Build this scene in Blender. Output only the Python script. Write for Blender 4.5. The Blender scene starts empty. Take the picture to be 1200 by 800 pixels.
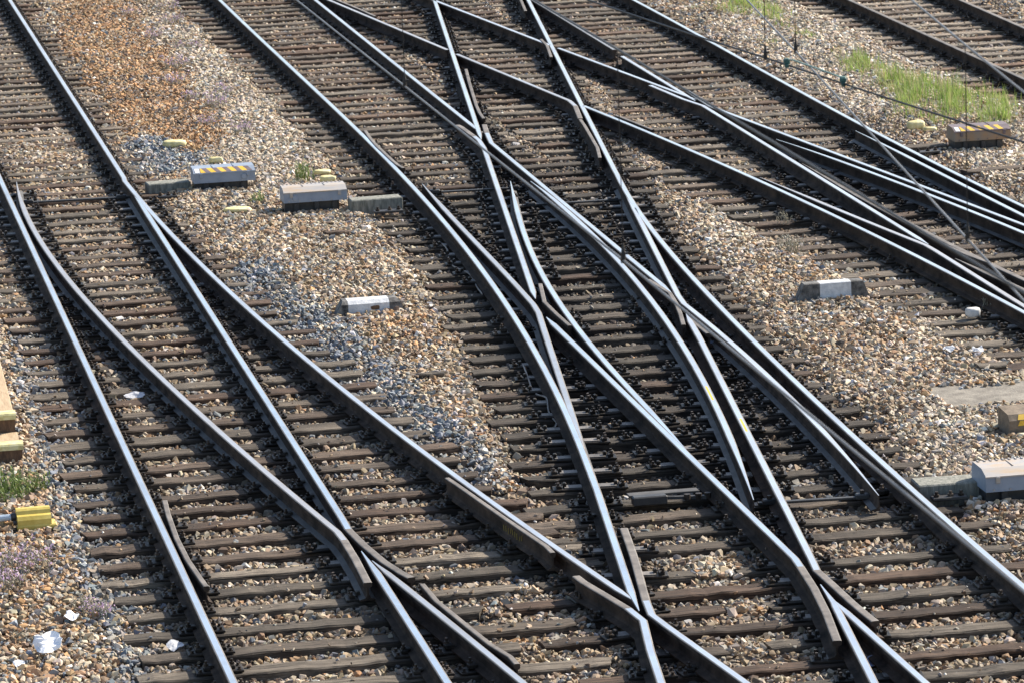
import bpy, math, random
import numpy as np
from mathutils import Vector, Matrix, Euler

random.seed(7)
rng = np.random.default_rng(11)
S = bpy.context.scene
COL = S.collection
R = math.radians

# ------------------------------------------------------------------ camera
F_PX, HC, RHO = 5000.0, 1043.0, 0.035
ZR = 0.170                      # top of rail above top of sleeper
H_CAM = 8.72 + ZR
PITCH = math.atan(HC * math.cos(RHO) / F_PX)
_X = np.array([1., 0, 0]); _U0 = np.array([0, math.sin(PITCH), math.cos(PITCH)])
_F = np.array([0, math.cos(PITCH), -math.sin(PITCH)])
_R = math.cos(RHO) * _X - math.sin(RHO) * _U0
_U = math.sin(RHO) * _X + math.cos(RHO) * _U0

def at(px, py, z=0.0):
    """the point of the yard at height z seen at this place of the photograph"""
    d = _F + (px - 600) / F_PX * _R - (py - 400) / F_PX * _U
    t = (z - H_CAM) / d[2]
    return np.array([d[0] * t, d[1] * t, z])

def proj(x, y, z=0.0):
    v = np.stack([np.asarray(x, float), np.asarray(y, float), np.asarray(z, float) - H_CAM + 0 * np.asarray(x, float)], -1)
    w = v @ _F
    return 600 + F_PX * (v @ _R) / w, 400 - F_PX * (v @ _U) / w

cam_d = bpy.data.cameras.new('camera'); cam = bpy.data.objects.new('camera', cam_d); COL.objects.link(cam)
cam_d.sensor_width = 36; cam_d.lens = F_PX * 36 / 1200; cam_d.clip_start = 1; cam_d.clip_end = 2000
M3 = Matrix((( _R[0], _U[0], -_F[0]), (_R[1], _U[1], -_F[1]), (_R[2], _U[2], -_F[2])))
cam.matrix_world = Matrix.Translation((0, 0, H_CAM)) @ M3.to_4x4()
cam_d.dof.use_dof = True; cam_d.dof.focus_distance = 38; cam_d.dof.aperture_fstop = 11
S.camera = cam

# ------------------------------------------------------------------ light
SUN_EL, SUN_AZ = R(37), R(54)          # azimuth clockwise from +Y
w = bpy.data.worlds.new('World'); S.world = w; w.use_nodes = True
nt = w.node_tree; bg = nt.nodes['Background']
sky = nt.nodes.new('ShaderNodeTexSky'); sky.sky_type = 'NISHITA'; sky.sun_disc = False
sky.sun_elevation = SUN_EL; sky.sun_rotation = SUN_AZ; sky.air_density = 1.0; sky.dust_density = 1.5
nt.links.new(sky.outputs[0], bg.inputs[0]); bg.inputs[1].default_value = 0.115
sd = bpy.data.lights.new('sun', 'SUN'); so = bpy.data.objects.new('sun', sd); COL.objects.link(so)
sd.energy = 4.7; sd.angle = R(0.5); sd.color = (1.0, 0.92, 0.80)
sdir = Vector((math.sin(SUN_AZ) * math.cos(SUN_EL), math.cos(SUN_AZ) * math.cos(SUN_EL), math.sin(SUN_EL)))
so.rotation_euler = sdir.to_track_quat('Z', 'Y').to_euler(); so.location = (30, 60, 40)
S.view_settings.view_transform = 'Standard'; S.view_settings.look = 'None'
S.view_settings.exposure = 1.0; S.view_settings.gamma = 1.0

# ------------------------------------------------------------------ materials
def new_mat(name):
    m = bpy.data.materials.new(name); m.use_nodes = True
    return m, m.node_tree, m.node_tree.nodes['Principled BSDF']

def ramp(nt, stops):
    n = nt.nodes.new('ShaderNodeValToRGB'); cr = n.color_ramp
    while len(cr.elements) < len(stops): cr.elements.new(0.5)
    for e, (p, c) in zip(cr.elements, stops): e.position = p; e.color = (*c, 1)
    return n

def noisy(name, c1, c2, scale=12, rough=0.8, metal=0.0, bump=0.2, bscale=None, stretch=(1, 1, 1), c3=None, obj_rand=0.0, lo=0.35, hi=0.65):
    m, nt, b = new_mat(name); L = nt.links.new
    tc = nt.nodes.new('ShaderNodeTexCoord'); mp = nt.nodes.new('ShaderNodeMapping'); mp.inputs['Scale'].default_value = stretch
    L(tc.outputs['Object'], mp.inputs['Vector'])
    vec = mp.outputs[0]
    if obj_rand:
        oi = nt.nodes.new('ShaderNodeObjectInfo'); sc_ = nt.nodes.new('ShaderNodeVectorMath'); sc_.operation = 'SCALE'
        cb = nt.nodes.new('ShaderNodeCombineXYZ')
        for i in range(3): L(oi.outputs['Random'], cb.inputs[i])
        L(cb.outputs[0], sc_.inputs[0]); sc_.inputs['Scale'].default_value = 53
        ad = nt.nodes.new('ShaderNodeVectorMath'); L(vec, ad.inputs[0]); L(sc_.outputs[0], ad.inputs[1]); vec = ad.outputs[0]
    n = nt.nodes.new('ShaderNodeTexNoise'); n.inputs['Scale'].default_value = scale; n.inputs['Detail'].default_value = 8; n.inputs['Roughness'].default_value = 0.65
    L(vec, n.inputs['Vector'])
    st = [(lo, c1), (hi, c2)] if c3 is None else [(lo, c1), ((lo + hi) / 2, c2), (hi, c3)]
    rp = ramp(nt, st); L(n.outputs['Fac'], rp.inputs[0])
    out = rp.outputs[0]
    if obj_rand:
        hs = nt.nodes.new('ShaderNodeHueSaturation'); mr = nt.nodes.new('ShaderNodeMapRange')
        mr.inputs['To Min'].default_value = 1 - obj_rand; mr.inputs['To Max'].default_value = 1 + obj_rand
        L(oi.outputs['Random'], mr.inputs['Value']); L(mr.outputs[0], hs.inputs['Value']); L(out, hs.inputs['Color']); out = hs.outputs[0]
    L(out, b.inputs['Base Color'])
    b.inputs['Roughness'].default_value = rough; b.inputs['Metallic'].default_value = metal
    if bump:
        n2 = nt.nodes.new('ShaderNodeTexNoise'); n2.inputs['Scale'].default_value = bscale or scale * 3; n2.inputs['Detail'].default_value = 6
        L(vec, n2.inputs['Vector']); bp = nt.nodes.new('ShaderNodeBump'); bp.inputs['Strength'].default_value = bump; bp.inputs['Distance'].default_value = 0.02
        L(n2.outputs['Fac'], bp.inputs['Height']); L(bp.outputs[0], b.inputs['Normal'])
    return m

def polished(name, base, rough, metal=1.0, stain=(0.16, 0.12, 0.09), amt=0.35):
    """rail head: bright worn steel with faint lengthwise streaks and dull spots"""
    m, nt, b = new_mat(name); L = nt.links.new
    tc = nt.nodes.new('ShaderNodeTexCoord'); n = nt.nodes.new('ShaderNodeTexNoise'); n.inputs['Scale'].default_value = 1.3; n.inputs['Detail'].default_value = 9; n.inputs['Roughness'].default_value = 0.7
    L(tc.outputs['Object'], n.inputs['Vector'])
    rp = ramp(nt, [(0.40, base), (0.78, stain)]); L(n.outputs['Fac'], rp.inputs[0])
    mx = nt.nodes.new('ShaderNodeMix'); mx.data_type = 'RGBA'; mx.inputs[0].default_value = amt
    mx.inputs[6].default_value = (*base, 1); L(rp.outputs[0], mx.inputs[7]); L(mx.outputs[2], b.inputs['Base Color'])
    mr = nt.nodes.new('ShaderNodeMapRange'); mr.inputs['To Min'].default_value = rough * 0.8; mr.inputs['To Max'].default_value = rough * 1.4
    L(n.outputs['Fac'], mr.inputs['Value']); L(mr.outputs[0], b.inputs['Roughness'])
    oi = nt.nodes.new('ShaderNodeObjectInfo'); m3 = nt.nodes.new('ShaderNodeMapRange'); m3.inputs['To Min'].default_value = .80; m3.inputs['To Max'].default_value = 1.25
    L(oi.outputs['Random'], m3.inputs['Value']); mu = nt.nodes.new('ShaderNodeMath'); mu.operation = 'MULTIPLY'; L(mr.outputs[0], mu.inputs[0]); L(m3.outputs[0], mu.inputs[1]); L(mu.outputs[0], b.inputs['Roughness'])
    b.inputs['Metallic'].default_value = metal
    return m

M = {}
M['head_bright'] = polished('bright worn steel', (0.83, 0.81, 0.79), 0.27, amt=.45)
M['head_dull'] = polished('dull worn steel', (0.66, 0.63, 0.60), 0.38, amt=0.5)
M['head_edge'] = noisy('brown grey worn edge of a rail head', (0.10, 0.085, 0.07), (0.22, 0.19, 0.165), 3, 0.55, 0.25, 0.05)
M['head_rust'] = noisy('rusty rail head', (0.085, 0.073, 0.063), (0.18, 0.158, 0.138), 5, 0.7, 0.0, 0.15, obj_rand=0.15)
M['rail_side'] = noisy('oily rusted rail side', (0.018, 0.013, 0.010), (0.078, 0.054, 0.039), 5, 0.9, 0.0, 0.2, 60, obj_rand=0.2)
M['chair'] = noisy('greasy black iron', (0.010, 0.009, 0.008), (0.045, 0.036, 0.028), 9, 0.5, 0.0, 0.25, obj_rand=0.5)
M['bolt'] = noisy('rusty iron bolt', (0.018, 0.014, 0.011), (0.085, 0.065, 0.05), 20, 0.5, 0.2, 0.2, obj_rand=0.4)
for _k in ('rail_side', 'chair', 'bolt'): M[_k].node_tree.nodes['Principled BSDF'].inputs['Specular IOR Level'].default_value = 0.18
M['slide'] = noisy('wiped slide table', (0.07, 0.063, 0.056), (0.19, 0.17, 0.15), 12, 0.6, 0.1, 0.1, obj_rand=0.3)
M['foot_steel'] = noisy('grey switch rail foot', (0.025, 0.022, 0.02), (0.085, 0.078, 0.07), 4, 0.65, 0.0, 0.1)
M['machine_grey'] = noisy('faded grey blue paint with shade tint', (0.20, 0.24, 0.30), (0.26, 0.30, 0.36), 6, 0.5, 0.0, 0.03)  # grey blue paint, its blue deepened to stand in for shade on box fronts
M['machine_top'] = noisy('sun bleached rusty lid paint', (0.27, 0.27, 0.28), (0.36, 0.33, 0.30), 4, 0.55, 0.0, 0.05, c3=(0.40, 0.30, 0.20), stretch=(0.6, 2, 2))
M['machine_rust'] = noisy('rust stained grey paint', (0.20, 0.18, 0.155), (0.30, 0.18, 0.09), 5, 0.6, 0.0, 0.05)
M['dark_metal'] = noisy('dark cast housing', (0.02, 0.02, 0.022), (0.05, 0.048, 0.045), 8, 0.55, 0.1, 0.1)
M['yellow'] = noisy('yellow warning paint', (0.62, 0.36, 0.02), (0.72, 0.45, 0.05), 9, 0.55, 0, 0.03)
M['stripe_dark'] = noisy('faded black warning paint', (0.10, 0.075, 0.085), (0.17, 0.13, 0.13), 9, 0.6, 0, 0.03)
M['pale_yellow'] = noisy('pale yellow paint', (0.30, 0.25, 0.15), (0.58, 0.50, 0.22), 10, 0.7, 0, 0.2, c3=(0.68, 0.61, 0.34), lo=.3, hi=.6)
M['box_yellow'] = noisy('mustard yellow paint', (0.46, 0.33, 0.05), (0.64, 0.50, 0.13), 7, 0.5, 0, 0.08)
M['white_paint'] = noisy('chalky white paint', (0.44, 0.45, 0.46), (0.66, 0.66, 0.65), 14, 0.8, 0, 0.3, 60)
M['white_stone'] = noisy('pale dirty stone', (0.38, 0.37, 0.35), (0.62, 0.61, 0.58), 6, 0.9, 0, .4)
M['black_paint'] = noisy('worn black paint', (0.02, 0.02, 0.02), (0.19, 0.18, 0.165), 12, 0.75, 0, 0.3, 60)
M['concrete'] = noisy('old concrete', (0.115, 0.10, 0.08), (0.24, 0.215, 0.175), 7, 0.9, 0, 0.4, 50)
M['concrete_green'] = noisy('streaked damp concrete', (0.10, 0.105, 0.085), (0.28, 0.27, 0.23), 10, 0.9, 0, 0.3, stretch=(3, 3, 0.6))
M['step_wood'] = noisy('sun bleached planks', (0.33, 0.23, 0.13), (0.46, 0.34, 0.21), 6, 0.8, 0, 0.2, stretch=(4, 0.5, 1))
M['block_brown'] = noisy('dirty brown concrete', (0.10, 0.075, 0.05), (0.22, 0.17, 0.12), 9, 0.9, 0, 0.3)
M['riser_wood'] = noisy('brown stained riser', (0.07, 0.035, 0.018), (0.15, 0.085, 0.045), 9, 0.75, 0, 0.2, stretch=(3, 1, 1))
M['wire'] = noisy('oxidised copper wire', (0.085, 0.085, 0.09), (0.16, 0.16, 0.165), 2, 0.45, 0.4, 0)
M['wire_mid'] = noisy('dull carrying wire', (0.03, 0.028, 0.028), (0.06, 0.055, 0.055), 2, 0.6, 0.1, 0)
M['wire_dark'] = noisy('black wire', (0.008, 0.007, 0.007), (0.02, 0.017, 0.016), 2, 0.5, 0.2, 0)
M['green_clamp'] = noisy('verdigris clamp', (0.02, 0.07, 0.06), (0.06, 0.15, 0.13), 20, 0.6, 0.2, 0.1)
M['green_rod'] = noisy('pale green rod', (0.14, 0.22, 0.18), (0.22, 0.32, 0.26), 20, 0.5, 0.2, 0)
M['paper'] = noisy('crumpled paper', (0.72, 0.72, 0.74), (0.82, 0.82, 0.82), 9, 0.8, 0, 0.2)
M['dirty_paper'] = noisy('soiled paper', (0.34, 0.35, 0.38), (0.60, 0.60, 0.60), 18, 0.8, 0, .3)
M['chalk'] = noisy('faded yellow chalk', (0.22, 0.16, 0.04), (0.34, 0.26, 0.07), 9, .8, 0, 0)
M['plastic_blue'] = noisy('blue plastic scrap', (0.20, 0.27, 0.50), (0.45, 0.52, 0.68), 30, 0.5, 0, 0.2)
M['cable'] = noisy('dusty cable', (0.16, 0.14, 0.12), (0.28, 0.25, 0.22), 9, 0.7, 0, 0)
M['pipe_blue'] = noisy('blue grey conduit', (0.35, 0.42, 0.50), (0.45, 0.52, 0.58), 9, 0.5, 0, 0)

def wood_mat():
    m, nt, b = new_mat('weathered creosoted timber'); L = nt.links.new
    tc = nt.nodes.new('ShaderNodeTexCoord'); oi = nt.nodes.new('ShaderNodeObjectInfo')
    cb = nt.nodes.new('ShaderNodeCombineXYZ')
    for i in range(3): L(oi.outputs['Random'], cb.inputs[i])
    sc_ = nt.nodes.new('ShaderNodeVectorMath'); sc_.operation = 'SCALE'; sc_.inputs['Scale'].default_value = 71; L(cb.outputs[0], sc_.inputs[0])
    ad = nt.nodes.new('ShaderNodeVectorMath'); L(tc.outputs['Object'], ad.inputs[0]); L(sc_.outputs[0], ad.inputs[1])
    def nz(stretch, scale, det):
        mp = nt.nodes.new('ShaderNodeMapping'); mp.inputs['Scale'].default_value = stretch; L(ad.outputs[0], mp.inputs['Vector'])
        n = nt.nodes.new('ShaderNodeTexNoise'); n.inputs['Scale'].default_value = scale; n.inputs['Detail'].default_value = det; n.inputs['Roughness'].default_value = 0.7
        L(mp.outputs[0], n.inputs['Vector']); return n
    grain = nz((1.2, 26, 26), 3.0, 8); blot = nz((1, 2.5, 2.5), 2.2, 5)
    grey = ramp(nt, [(0.34, (0.020, 0.016, 0.013)), (0.47, (0.092, 0.077, 0.060)), (0.68, (0.212, 0.182, 0.145))]); L(grain.outputs['Fac'], grey.inputs[0])
    brn = ramp(nt, [(0.34, (0.018, 0.011, 0.008)), (0.5, (0.080, 0.050, 0.034)), (0.7, (0.165, 0.105, 0.068))]); L(grain.outputs['Fac'], brn.inputs[0])
    mx = nt.nodes.new('ShaderNodeMix'); mx.data_type = 'RGBA'
    am = nt.nodes.new('ShaderNodeMath'); am.operation = 'MULTIPLY_ADD'; L(oi.outputs['Random'], am.inputs[0]); am.inputs[1].default_value = 1.5; am.inputs[2].default_value = -0.95
    ab = nt.nodes.new('ShaderNodeMath'); ab.operation = 'ADD'; ab.use_clamp = True; L(am.outputs[0], ab.inputs[0]); L(blot.outputs['Fac'], ab.inputs[1])
    L(ab.outputs[0], mx.inputs[0]); L(grey.outputs[0], mx.inputs[6]); L(brn.outputs[0], mx.inputs[7])
    hs = nt.nodes.new('ShaderNodeHueSaturation'); at_ = nt.nodes.new('ShaderNodeAttribute'); at_.attribute_type = 'OBJECT'; at_.attribute_name = 'tone'
    L(at_.outputs['Fac'], hs.inputs['Value']); L(mx.outputs[2], hs.inputs['Color']); L(hs.outputs[0], b.inputs['Base Color'])
    crk = nz((.7, 34, 34), 1.6, 4); cr = ramp(nt, [(.40, (.08, .07, .065)), (.45, (1, 1, 1))]); L(crk.outputs['Fac'], cr.inputs[0])
    big = nz((.8, 5, 5), 1.1, 6); brp = ramp(nt, [(.3, (.62, .60, .58)), (.7, (1.25, 1.22, 1.18))]); L(big.outputs['Fac'], brp.inputs[0])
    m1 = nt.nodes.new('ShaderNodeMix'); m1.data_type = 'RGBA'; m1.blend_type = 'MULTIPLY'; m1.inputs[0].default_value = .9; L(hs.outputs[0], m1.inputs[6]); L(cr.outputs[0], m1.inputs[7])
    m2 = nt.nodes.new('ShaderNodeMix'); m2.data_type = 'RGBA'; m2.blend_type = 'MULTIPLY'; m2.inputs[0].default_value = 1; L(m1.outputs[2], m2.inputs[6]); L(brp.outputs[0], m2.inputs[7])
    ao = nt.nodes.new('ShaderNodeAttribute'); ao.attribute_name = 'oil'
    on_ = nt.nodes.new('ShaderNodeMath'); on_.operation = 'MULTIPLY_ADD'; L(blot.outputs['Fac'], on_.inputs[0]); on_.inputs[1].default_value = 1.2; on_.inputs[2].default_value = .2
    om = nt.nodes.new('ShaderNodeMath'); om.operation = 'MULTIPLY'; om.use_clamp = True; L(ao.outputs['Fac'], om.inputs[0]); L(on_.outputs[0], om.inputs[1])
    m3 = nt.nodes.new('ShaderNodeMix'); m3.data_type = 'RGBA'; L(om.outputs[0], m3.inputs[0]); L(m2.outputs[2], m3.inputs[6]); m3.inputs[7].default_value = (.030, .024, .019, 1)
    L(m3.outputs[2], b.inputs['Base Color'])
    b.inputs['Roughness'].default_value = 0.85; b.inputs['Specular IOR Level'].default_value = .25
    bp = nt.nodes.new('ShaderNodeBump'); bp.inputs['Strength'].default_value = 0.6; bp.inputs['Distance'].default_value = 0.015
    L(grain.outputs['Fac'], bp.inputs['Height']); L(bp.outputs[0], b.inputs['Normal'])
    return m
M['timber'] = wood_mat()

# ------------------------------------------------------------------ object helpers
def tag(o, label=None, cat=None, group=None, kind=None):
    if label: o['label'] = label
    if cat: o['category'] = cat
    if group: o['group'] = group
    if kind: o['kind'] = kind
    return o

def empty(name, loc, rz=0.0):
    o = bpy.data.objects.new(name, None); o.empty_display_size = 0.2
    o.location = loc; o.rotation_euler = (0, 0, rz); COL.objects.link(o); return o

class MB:
    """collects shapes, then becomes ONE mesh object"""
    def __init__(s): s.v = []; s.f = []; s.m = []
    def add(s, verts, faces, mi=0):
        b = len(s.v); s.v += [tuple(map(float, q)) for q in verts]; s.f += [tuple(b + i for i in f) for f in faces]; s.m += [mi] * len(faces)
    def box(s, c, d, mi=0, rz=0.0, ch=0.0, taper=1.0):
        hx, hy, hz = d[0] / 2, d[1] / 2, d[2] / 2
        cs, sn = math.cos(rz), math.sin(rz)
        def P(x, y, z): return (c[0] + x * cs - y * sn, c[1] + x * sn + y * cs, c[2] + z)
        if ch <= 0:
            q = [(-1, -1), (1, -1), (1, 1), (-1, 1)]
            vs = [P(a * hx, b * hy, -hz) for a, b in q] + [P(a * hx * taper, b * hy * taper, hz) for a, b in q]
            s.add(vs, [(3, 2, 1, 0), (4, 5, 6, 7), (0, 1, 5, 4), (1, 2, 6, 5), (2, 3, 7, 6), (3, 0, 4, 7)], mi)
        else:
            rings = []
            for z, k in ((-hz, ch), (-hz + ch, 0), (hz - ch, 0), (hz, ch)):
                ax, ay = hx - k, hy - k; o2 = ch * 0.5 if k == 0 else 0
                rings.append([P(-ax, -ay + o2, z), P(-ax + o2, -ay, z), P(ax - o2, -ay, z), P(ax, -ay + o2, z), P(ax, ay - o2, z), P(ax - o2, ay, z), P(-ax + o2, ay, z), P(-ax, ay - o2, z)])
            vs = [p for r in rings for p in r]; n = 8; fs = []
            for k in range(3):
                for i in range(n): fs.append((k * n + i, k * n + (i + 1) % n, (k + 1) * n + (i + 1) % n, (k + 1) * n + i))
            fs.append(tuple(range(n - 1, -1, -1))); fs.append(tuple(3 * n + i for i in range(n)))
            s.add(vs, fs, mi)
    def prism(s, c, r, h, n=6, mi=0, r2=None, a0=0.0):
        r2 = r if r2 is None else r2
        vs = [(c[0] + r * math.cos(a0 + 2 * math.pi * i / n), c[1] + r * math.sin(a0 + 2 * math.pi * i / n), c[2]) for i in range(n)]
        vs += [(c[0] + r2 * math.cos(a0 + 2 * math.pi * i / n), c[1] + r2 * math.sin(a0 + 2 * math.pi * i / n), c[2] + h) for i in range(n)]
        s.add(vs, [(i, (i + 1) % n, n + (i + 1) % n, n + i) for i in range(n)] + [tuple(range(n - 1, -1, -1)), tuple(range(n, 2 * n))], mi)
    def tube(s, pts, r, n=6, mi=0):
        pts = [Vector(p) for p in pts]; rings = []
        rr = r if isinstance(r, (list, tuple)) else [r] * len(pts)
        for i, p in enumerate(pts):
            t = (pts[min(i + 1, len(pts) - 1)] - pts[max(i - 1, 0)]).normalized()
            a = t.cross(Vector((0, 0, 1)) if abs(t.z) < 0.95 else Vector((1, 0, 0))).normalized(); b = t.cross(a)
            rings.append([p + (a * math.cos(2 * math.pi * k / n) + b * math.sin(2 * math.pi * k / n)) * rr[i] for k in range(n)])
        vs = [q for r_ in rings for q in r_]; fs = []
        for i in range(len(pts) - 1):
            for k in range(n): fs.append((i * n + k, i * n + (k + 1) % n, (i + 1) * n + (k + 1) % n, (i + 1) * n + k))
        fs.append(tuple(range(n))); fs.append(tuple((len(pts) - 1) * n + k for k in range(n - 1, -1, -1)))
        s.add(vs, fs, mi)
    def extrude(s, prof, x0, x1, mi=0, end_shift=None):
        """profile in (y,z), swept along x"""
        n = len(prof); es = end_shift or [0] * n
        vs = [(x0 + es[i], y, z) for i, (y, z) in enumerate(prof)] + [(x1 - es[i], y, z) for i, (y, z) in enumerate(prof)]
        s.add(vs, [(i, (i + 1) % n, n + (i + 1) % n, n + i) for i in range(n)] + [tuple(range(n - 1, -1, -1)), tuple(range(n, 2 * n))], mi)
    def mesh(s, name, mats):
        me = bpy.data.meshes.new(name); me.from_pydata(s.v, [], s.f)
        for m in mats: me.materials.append(m)
        me.polygons.foreach_set('material_index', s.m); me.update()
        if getattr(s, 'oil', None):
            a = me.attributes.new('oil', 'FLOAT', 'POINT'); a.data.foreach_set('value', s.oil)
        import bmesh
        bm = bmesh.new(); bm.from_mesh(me); bmesh.ops.recalc_face_normals(bm, faces=bm.faces); bm.to_mesh(me); bm.free()
        return me
    def build(s, name, mats, parent=None, loc=None, rz=None):
        mats = mats if isinstance(mats, (list, tuple)) else [mats]
        o = bpy.data.objects.new(name, s.mesh(name, mats)); COL.objects.link(o)
        if parent: o.parent = parent
        if loc is not None: o.location = loc
        if rz is not None: o.rotation_euler = (0, 0, rz)
        return o

# ------------------------------------------------------------------ rail geometry
def sec(kind, pts, deg=3):
    """one stretch of a rail from points of the photograph to the yard plane"""
    g = np.array([at(x, y, ZR)[:2] for x, y in pts])
    if kind == 'p': return [tuple(q) for q in g]              # angular polyline
    Y = g[:, 1]; d = 1 if kind == 'l' else deg
    y0 = Y.mean(); sc = max(1e-6, (Y.max() - Y.min()) / 2)
    c = np.polyfit((Y - y0) / sc, g[:, 0], d)
    n = 2 if kind == 'l' else max(4, int(abs(Y[-1] - Y[0]) / 0.35))
    ys = np.linspace(Y[0], Y[-1], n)
    res = np.polyval(c, (Y - y0) / sc) - g[:, 0]
    if kind == 'c' and np.abs(res).max() > 0.06: print('FIT residual', np.abs(res).max(), pts[0])
    return [(float(np.polyval(c, (y - y0) / sc)), float(y)) for y in ys]

def join(*secs):
    out = []
    for s in secs:
        for q in s:
            if not out or math.dist(q, out[-1]) > 0.05: out.append(q)
    return out

def densify(pts, step=0.4):
    out = [pts[0]]
    for a, b in zip(pts[:-1], pts[1:]):
        n = max(1, int(math.dist(a, b) / step))
        out += [(a[0] + (b[0] - a[0]) * k / n, a[1] + (b[1] - a[1]) * k / n) for k in range(1, n + 1)]
    return out

LS1 = lambda y: (509 + .3325 * y, y)
LS2 = lambda y: (619 + .5075 * y, y)
LA = lambda y: (1 + .4643 * (y - 212), y)
LC = lambda y: (11.5 + .642 * y, y)

RAILS = []      # dicts: pts (yard plane), spec
def rail(name, label, secs, head='bright', tip0=0.0, tip1=0.0, dz=0.0, side=0, chairs=True, cat='rail', foot=None, group=None, rust0=0.0, rust1=0.0, slim=1.0):
    if 'check' in name: slim = .66
    RAILS.append(dict(name=name, label=label, pts=join(*secs), head=head, tip0=tip0, tip1=tip1, dz=dz, side=side, chairs=chairs, cat=cat, foot=foot, group=group, rust0=rust0, rust1=rust1, slim=slim))

# ---- left turnout
rail('stock_rail', 'long straight steel rail, outermost left rail of the leftmost track', [sec('l', [LA(-60), LA(870)])])
rail('stock_rail', 'right rail of the leftmost track, bending away below the striped grey machine box',
     [sec('l', [LC(-60), LC(208)]), sec('c', [(147.5, 212), (160, 228), (180, 252), (200, 277), (225, 302), (250, 324), (275, 345.5), (300, 366.5), (315, 381), (335, 399), (362, 424), (400, 454), (437, 482.5), (475, 512), (512, 541), (550, 570), (587, 597), (600, 606), (637, 631), (675, 655.5), (712, 679), (736, 696), (743, 704)], 3)], tip1=0.35, dz=-.002)
rail('switch_rail', 'straight switch rail lying against the curved rail beside the striped grey box', [sec('l', [LC(214), LC(606)]), sec('p', [(408, 619), (426, 637), (450, 657), (472, 671), (482, 676)])], tip0=2.2, side=-1, foot=-1, rust1=1.6)
rail('switch_rail', 'curved dull switch rail standing open beside the leftmost rail', [sec('c', [(19, 212), (27, 240), (37, 265), (57, 297), (77, 325), (100, 351), (120, 372), (144, 397), (175, 428), (207, 460), (247, 497), (275, 521), (300, 542), (332, 568), (366, 599), (395, 622)], 4), sec('p', [(403, 632), (416, 653), (431, 682)])], head='dull', tip0=2.0, side=1, foot=1, rust1=1.3)
rail('crossing_rail', 'straight rail leaving the point of the lower left crossing', [sec('l', [(423.5, 645), LC(670)]), sec('l', [LC(675), LC(870)])], tip0=0.7)
rail('crossing_rail', 'dull rail curving right from the point of the lower left crossing', [sec('c', [(436, 656), (450, 667), (490, 699), (525, 727), (570, 764), (600, 788), (660, 838), (700, 872)], 2)], head='dull', tip0=0.5, dz=-0.001)
rail('check_rail', 'short rusty check rail with flared ends beside the leftmost rail', [sec('p', [(193, 587), (197, 603), (207, 631), (220, 656.5), (234, 677), (242, 688)])], head='rust', dz=0.012, cat='check rail')
rail('check_rail', 'tall dark check rail with yellow chalk marks against the curved rail', [sec('p', [(524, 563), (536, 571), (590, 609), (640, 643), (648, 651)])], head='rust', dz=0.03, cat='check rail')
rail('check_rail', 'dark flared check rail at the bottom beside the dull crossing rail', [sec('p', [(495, 685), (512, 705), (550, 736), (575, 756), (598, 770), (606, 779)])], head='rust', dz=0.012, cat='check rail')

# ---- crossing of the left turnout curve with the second track
rail('crossing_rail', 'bent wing rail of the bottom middle crossing that runs on to the lower edge', [sec('p', [(675, 674), (684, 681), (712, 697.5), (736, 712)]), sec('l', [(753.5, 726), LS1(760)]), sec('l', [LS1(765), LS1(870)])], rust0=1.0)
rail('crossing_rail', 'rail with a rusty upper arm bent right at the bottom middle crossing', [sec('p', [(731, 618), (735, 629), (743, 652), (757, 703)]), sec('p', [(763.5, 719)]), sec('l', [(780, 733), (815, 757), (850, 780), (877, 799), (960, 862)])], rust0=2.1)

# ---- second track and double slip
rail('stock_rail', 'dull rail left of the second track curving down to the middle switch', [sec('c', [(210, -46), (256, 0), (275, 17), (300, 39), (337, 75), (375, 110), (412, 146), (440, 174), (462, 199), (485, 223), (512, 249), (537, 276), (562, 308), (580, 335), (600, 369), (619, 401), (637, 433), (662, 483), (677, 514), (690, 545)], 5), sec('l', [(699, 572), LS1(690)]), sec('l', [LS1(692), (749, 715)])], tip1=0.5)
rail('running_rail', 'bright straight rail from the top edge to the upper acute crossing', [sec('l', [LS1(-60), (564, 163.5)])], tip1=0.5)
rail('crossing_rail', 'bright rail from the upper acute crossing down to the left obtuse crossing', [sec('p', [(536, 146.5), (541, 149)]), sec('l', [(556, 160), (561, 164)]), sec('l', [(567, 173), (627.5, 350)])], tip1=0.35, rust0=.8)
rail('running_rail', 'bright rail right of the second track ending in the upper acute crossing', [sec('l', [(310, -49), (369, 0), (400, 27), (437, 55), (475, 83.5), (512, 112), (550, 142.5), (561, 155)])], tip1=0.5, dz=-0.001)
rail('crossing_rail', 'bright rail with a grey bent arm running between the upper acute and right obtuse crossings', [sec('p', [(567.5, 146), (570.5, 156)]), sec('l', [(575.5, 167.5), (590, 180), (616, 200), (637, 218.5), (662, 239), (682, 255.5), (707, 276.5), (732, 297), (760, 320), (785, 342.5)])], tip1=0.35, rust0=.7)
rail('switch_rail', 'curved slip rail in the middle of the double slip, yellow paint on its lower end', [sec('c', [(622, 211), (640, 226), (662, 245), (680, 261), (705, 285), (729, 309), (740, 323), (765, 354), (781, 376), (797, 400), (815, 430), (832, 461), (850, 497), (865, 535), (883, 583)], 4)], tip0=1.6, tip1=2.2, side=0, foot=-1, dz=-0.0015)
rail('switch_rail', 'dull switch rail standing open beside the curved left rail of the double slip', [sec('c', [(494.5, 214), (517, 240), (537, 263), (562, 289), (582, 308), (605, 335), (625, 356)], 3), sec('l', [(631, 366), LS1(385)]), sec('l', [LS1(390), LS1(556)])], head='dull', tip0=1.8, tip1=2.2, side=1, foot=1, dz=-0.0015)
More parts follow.
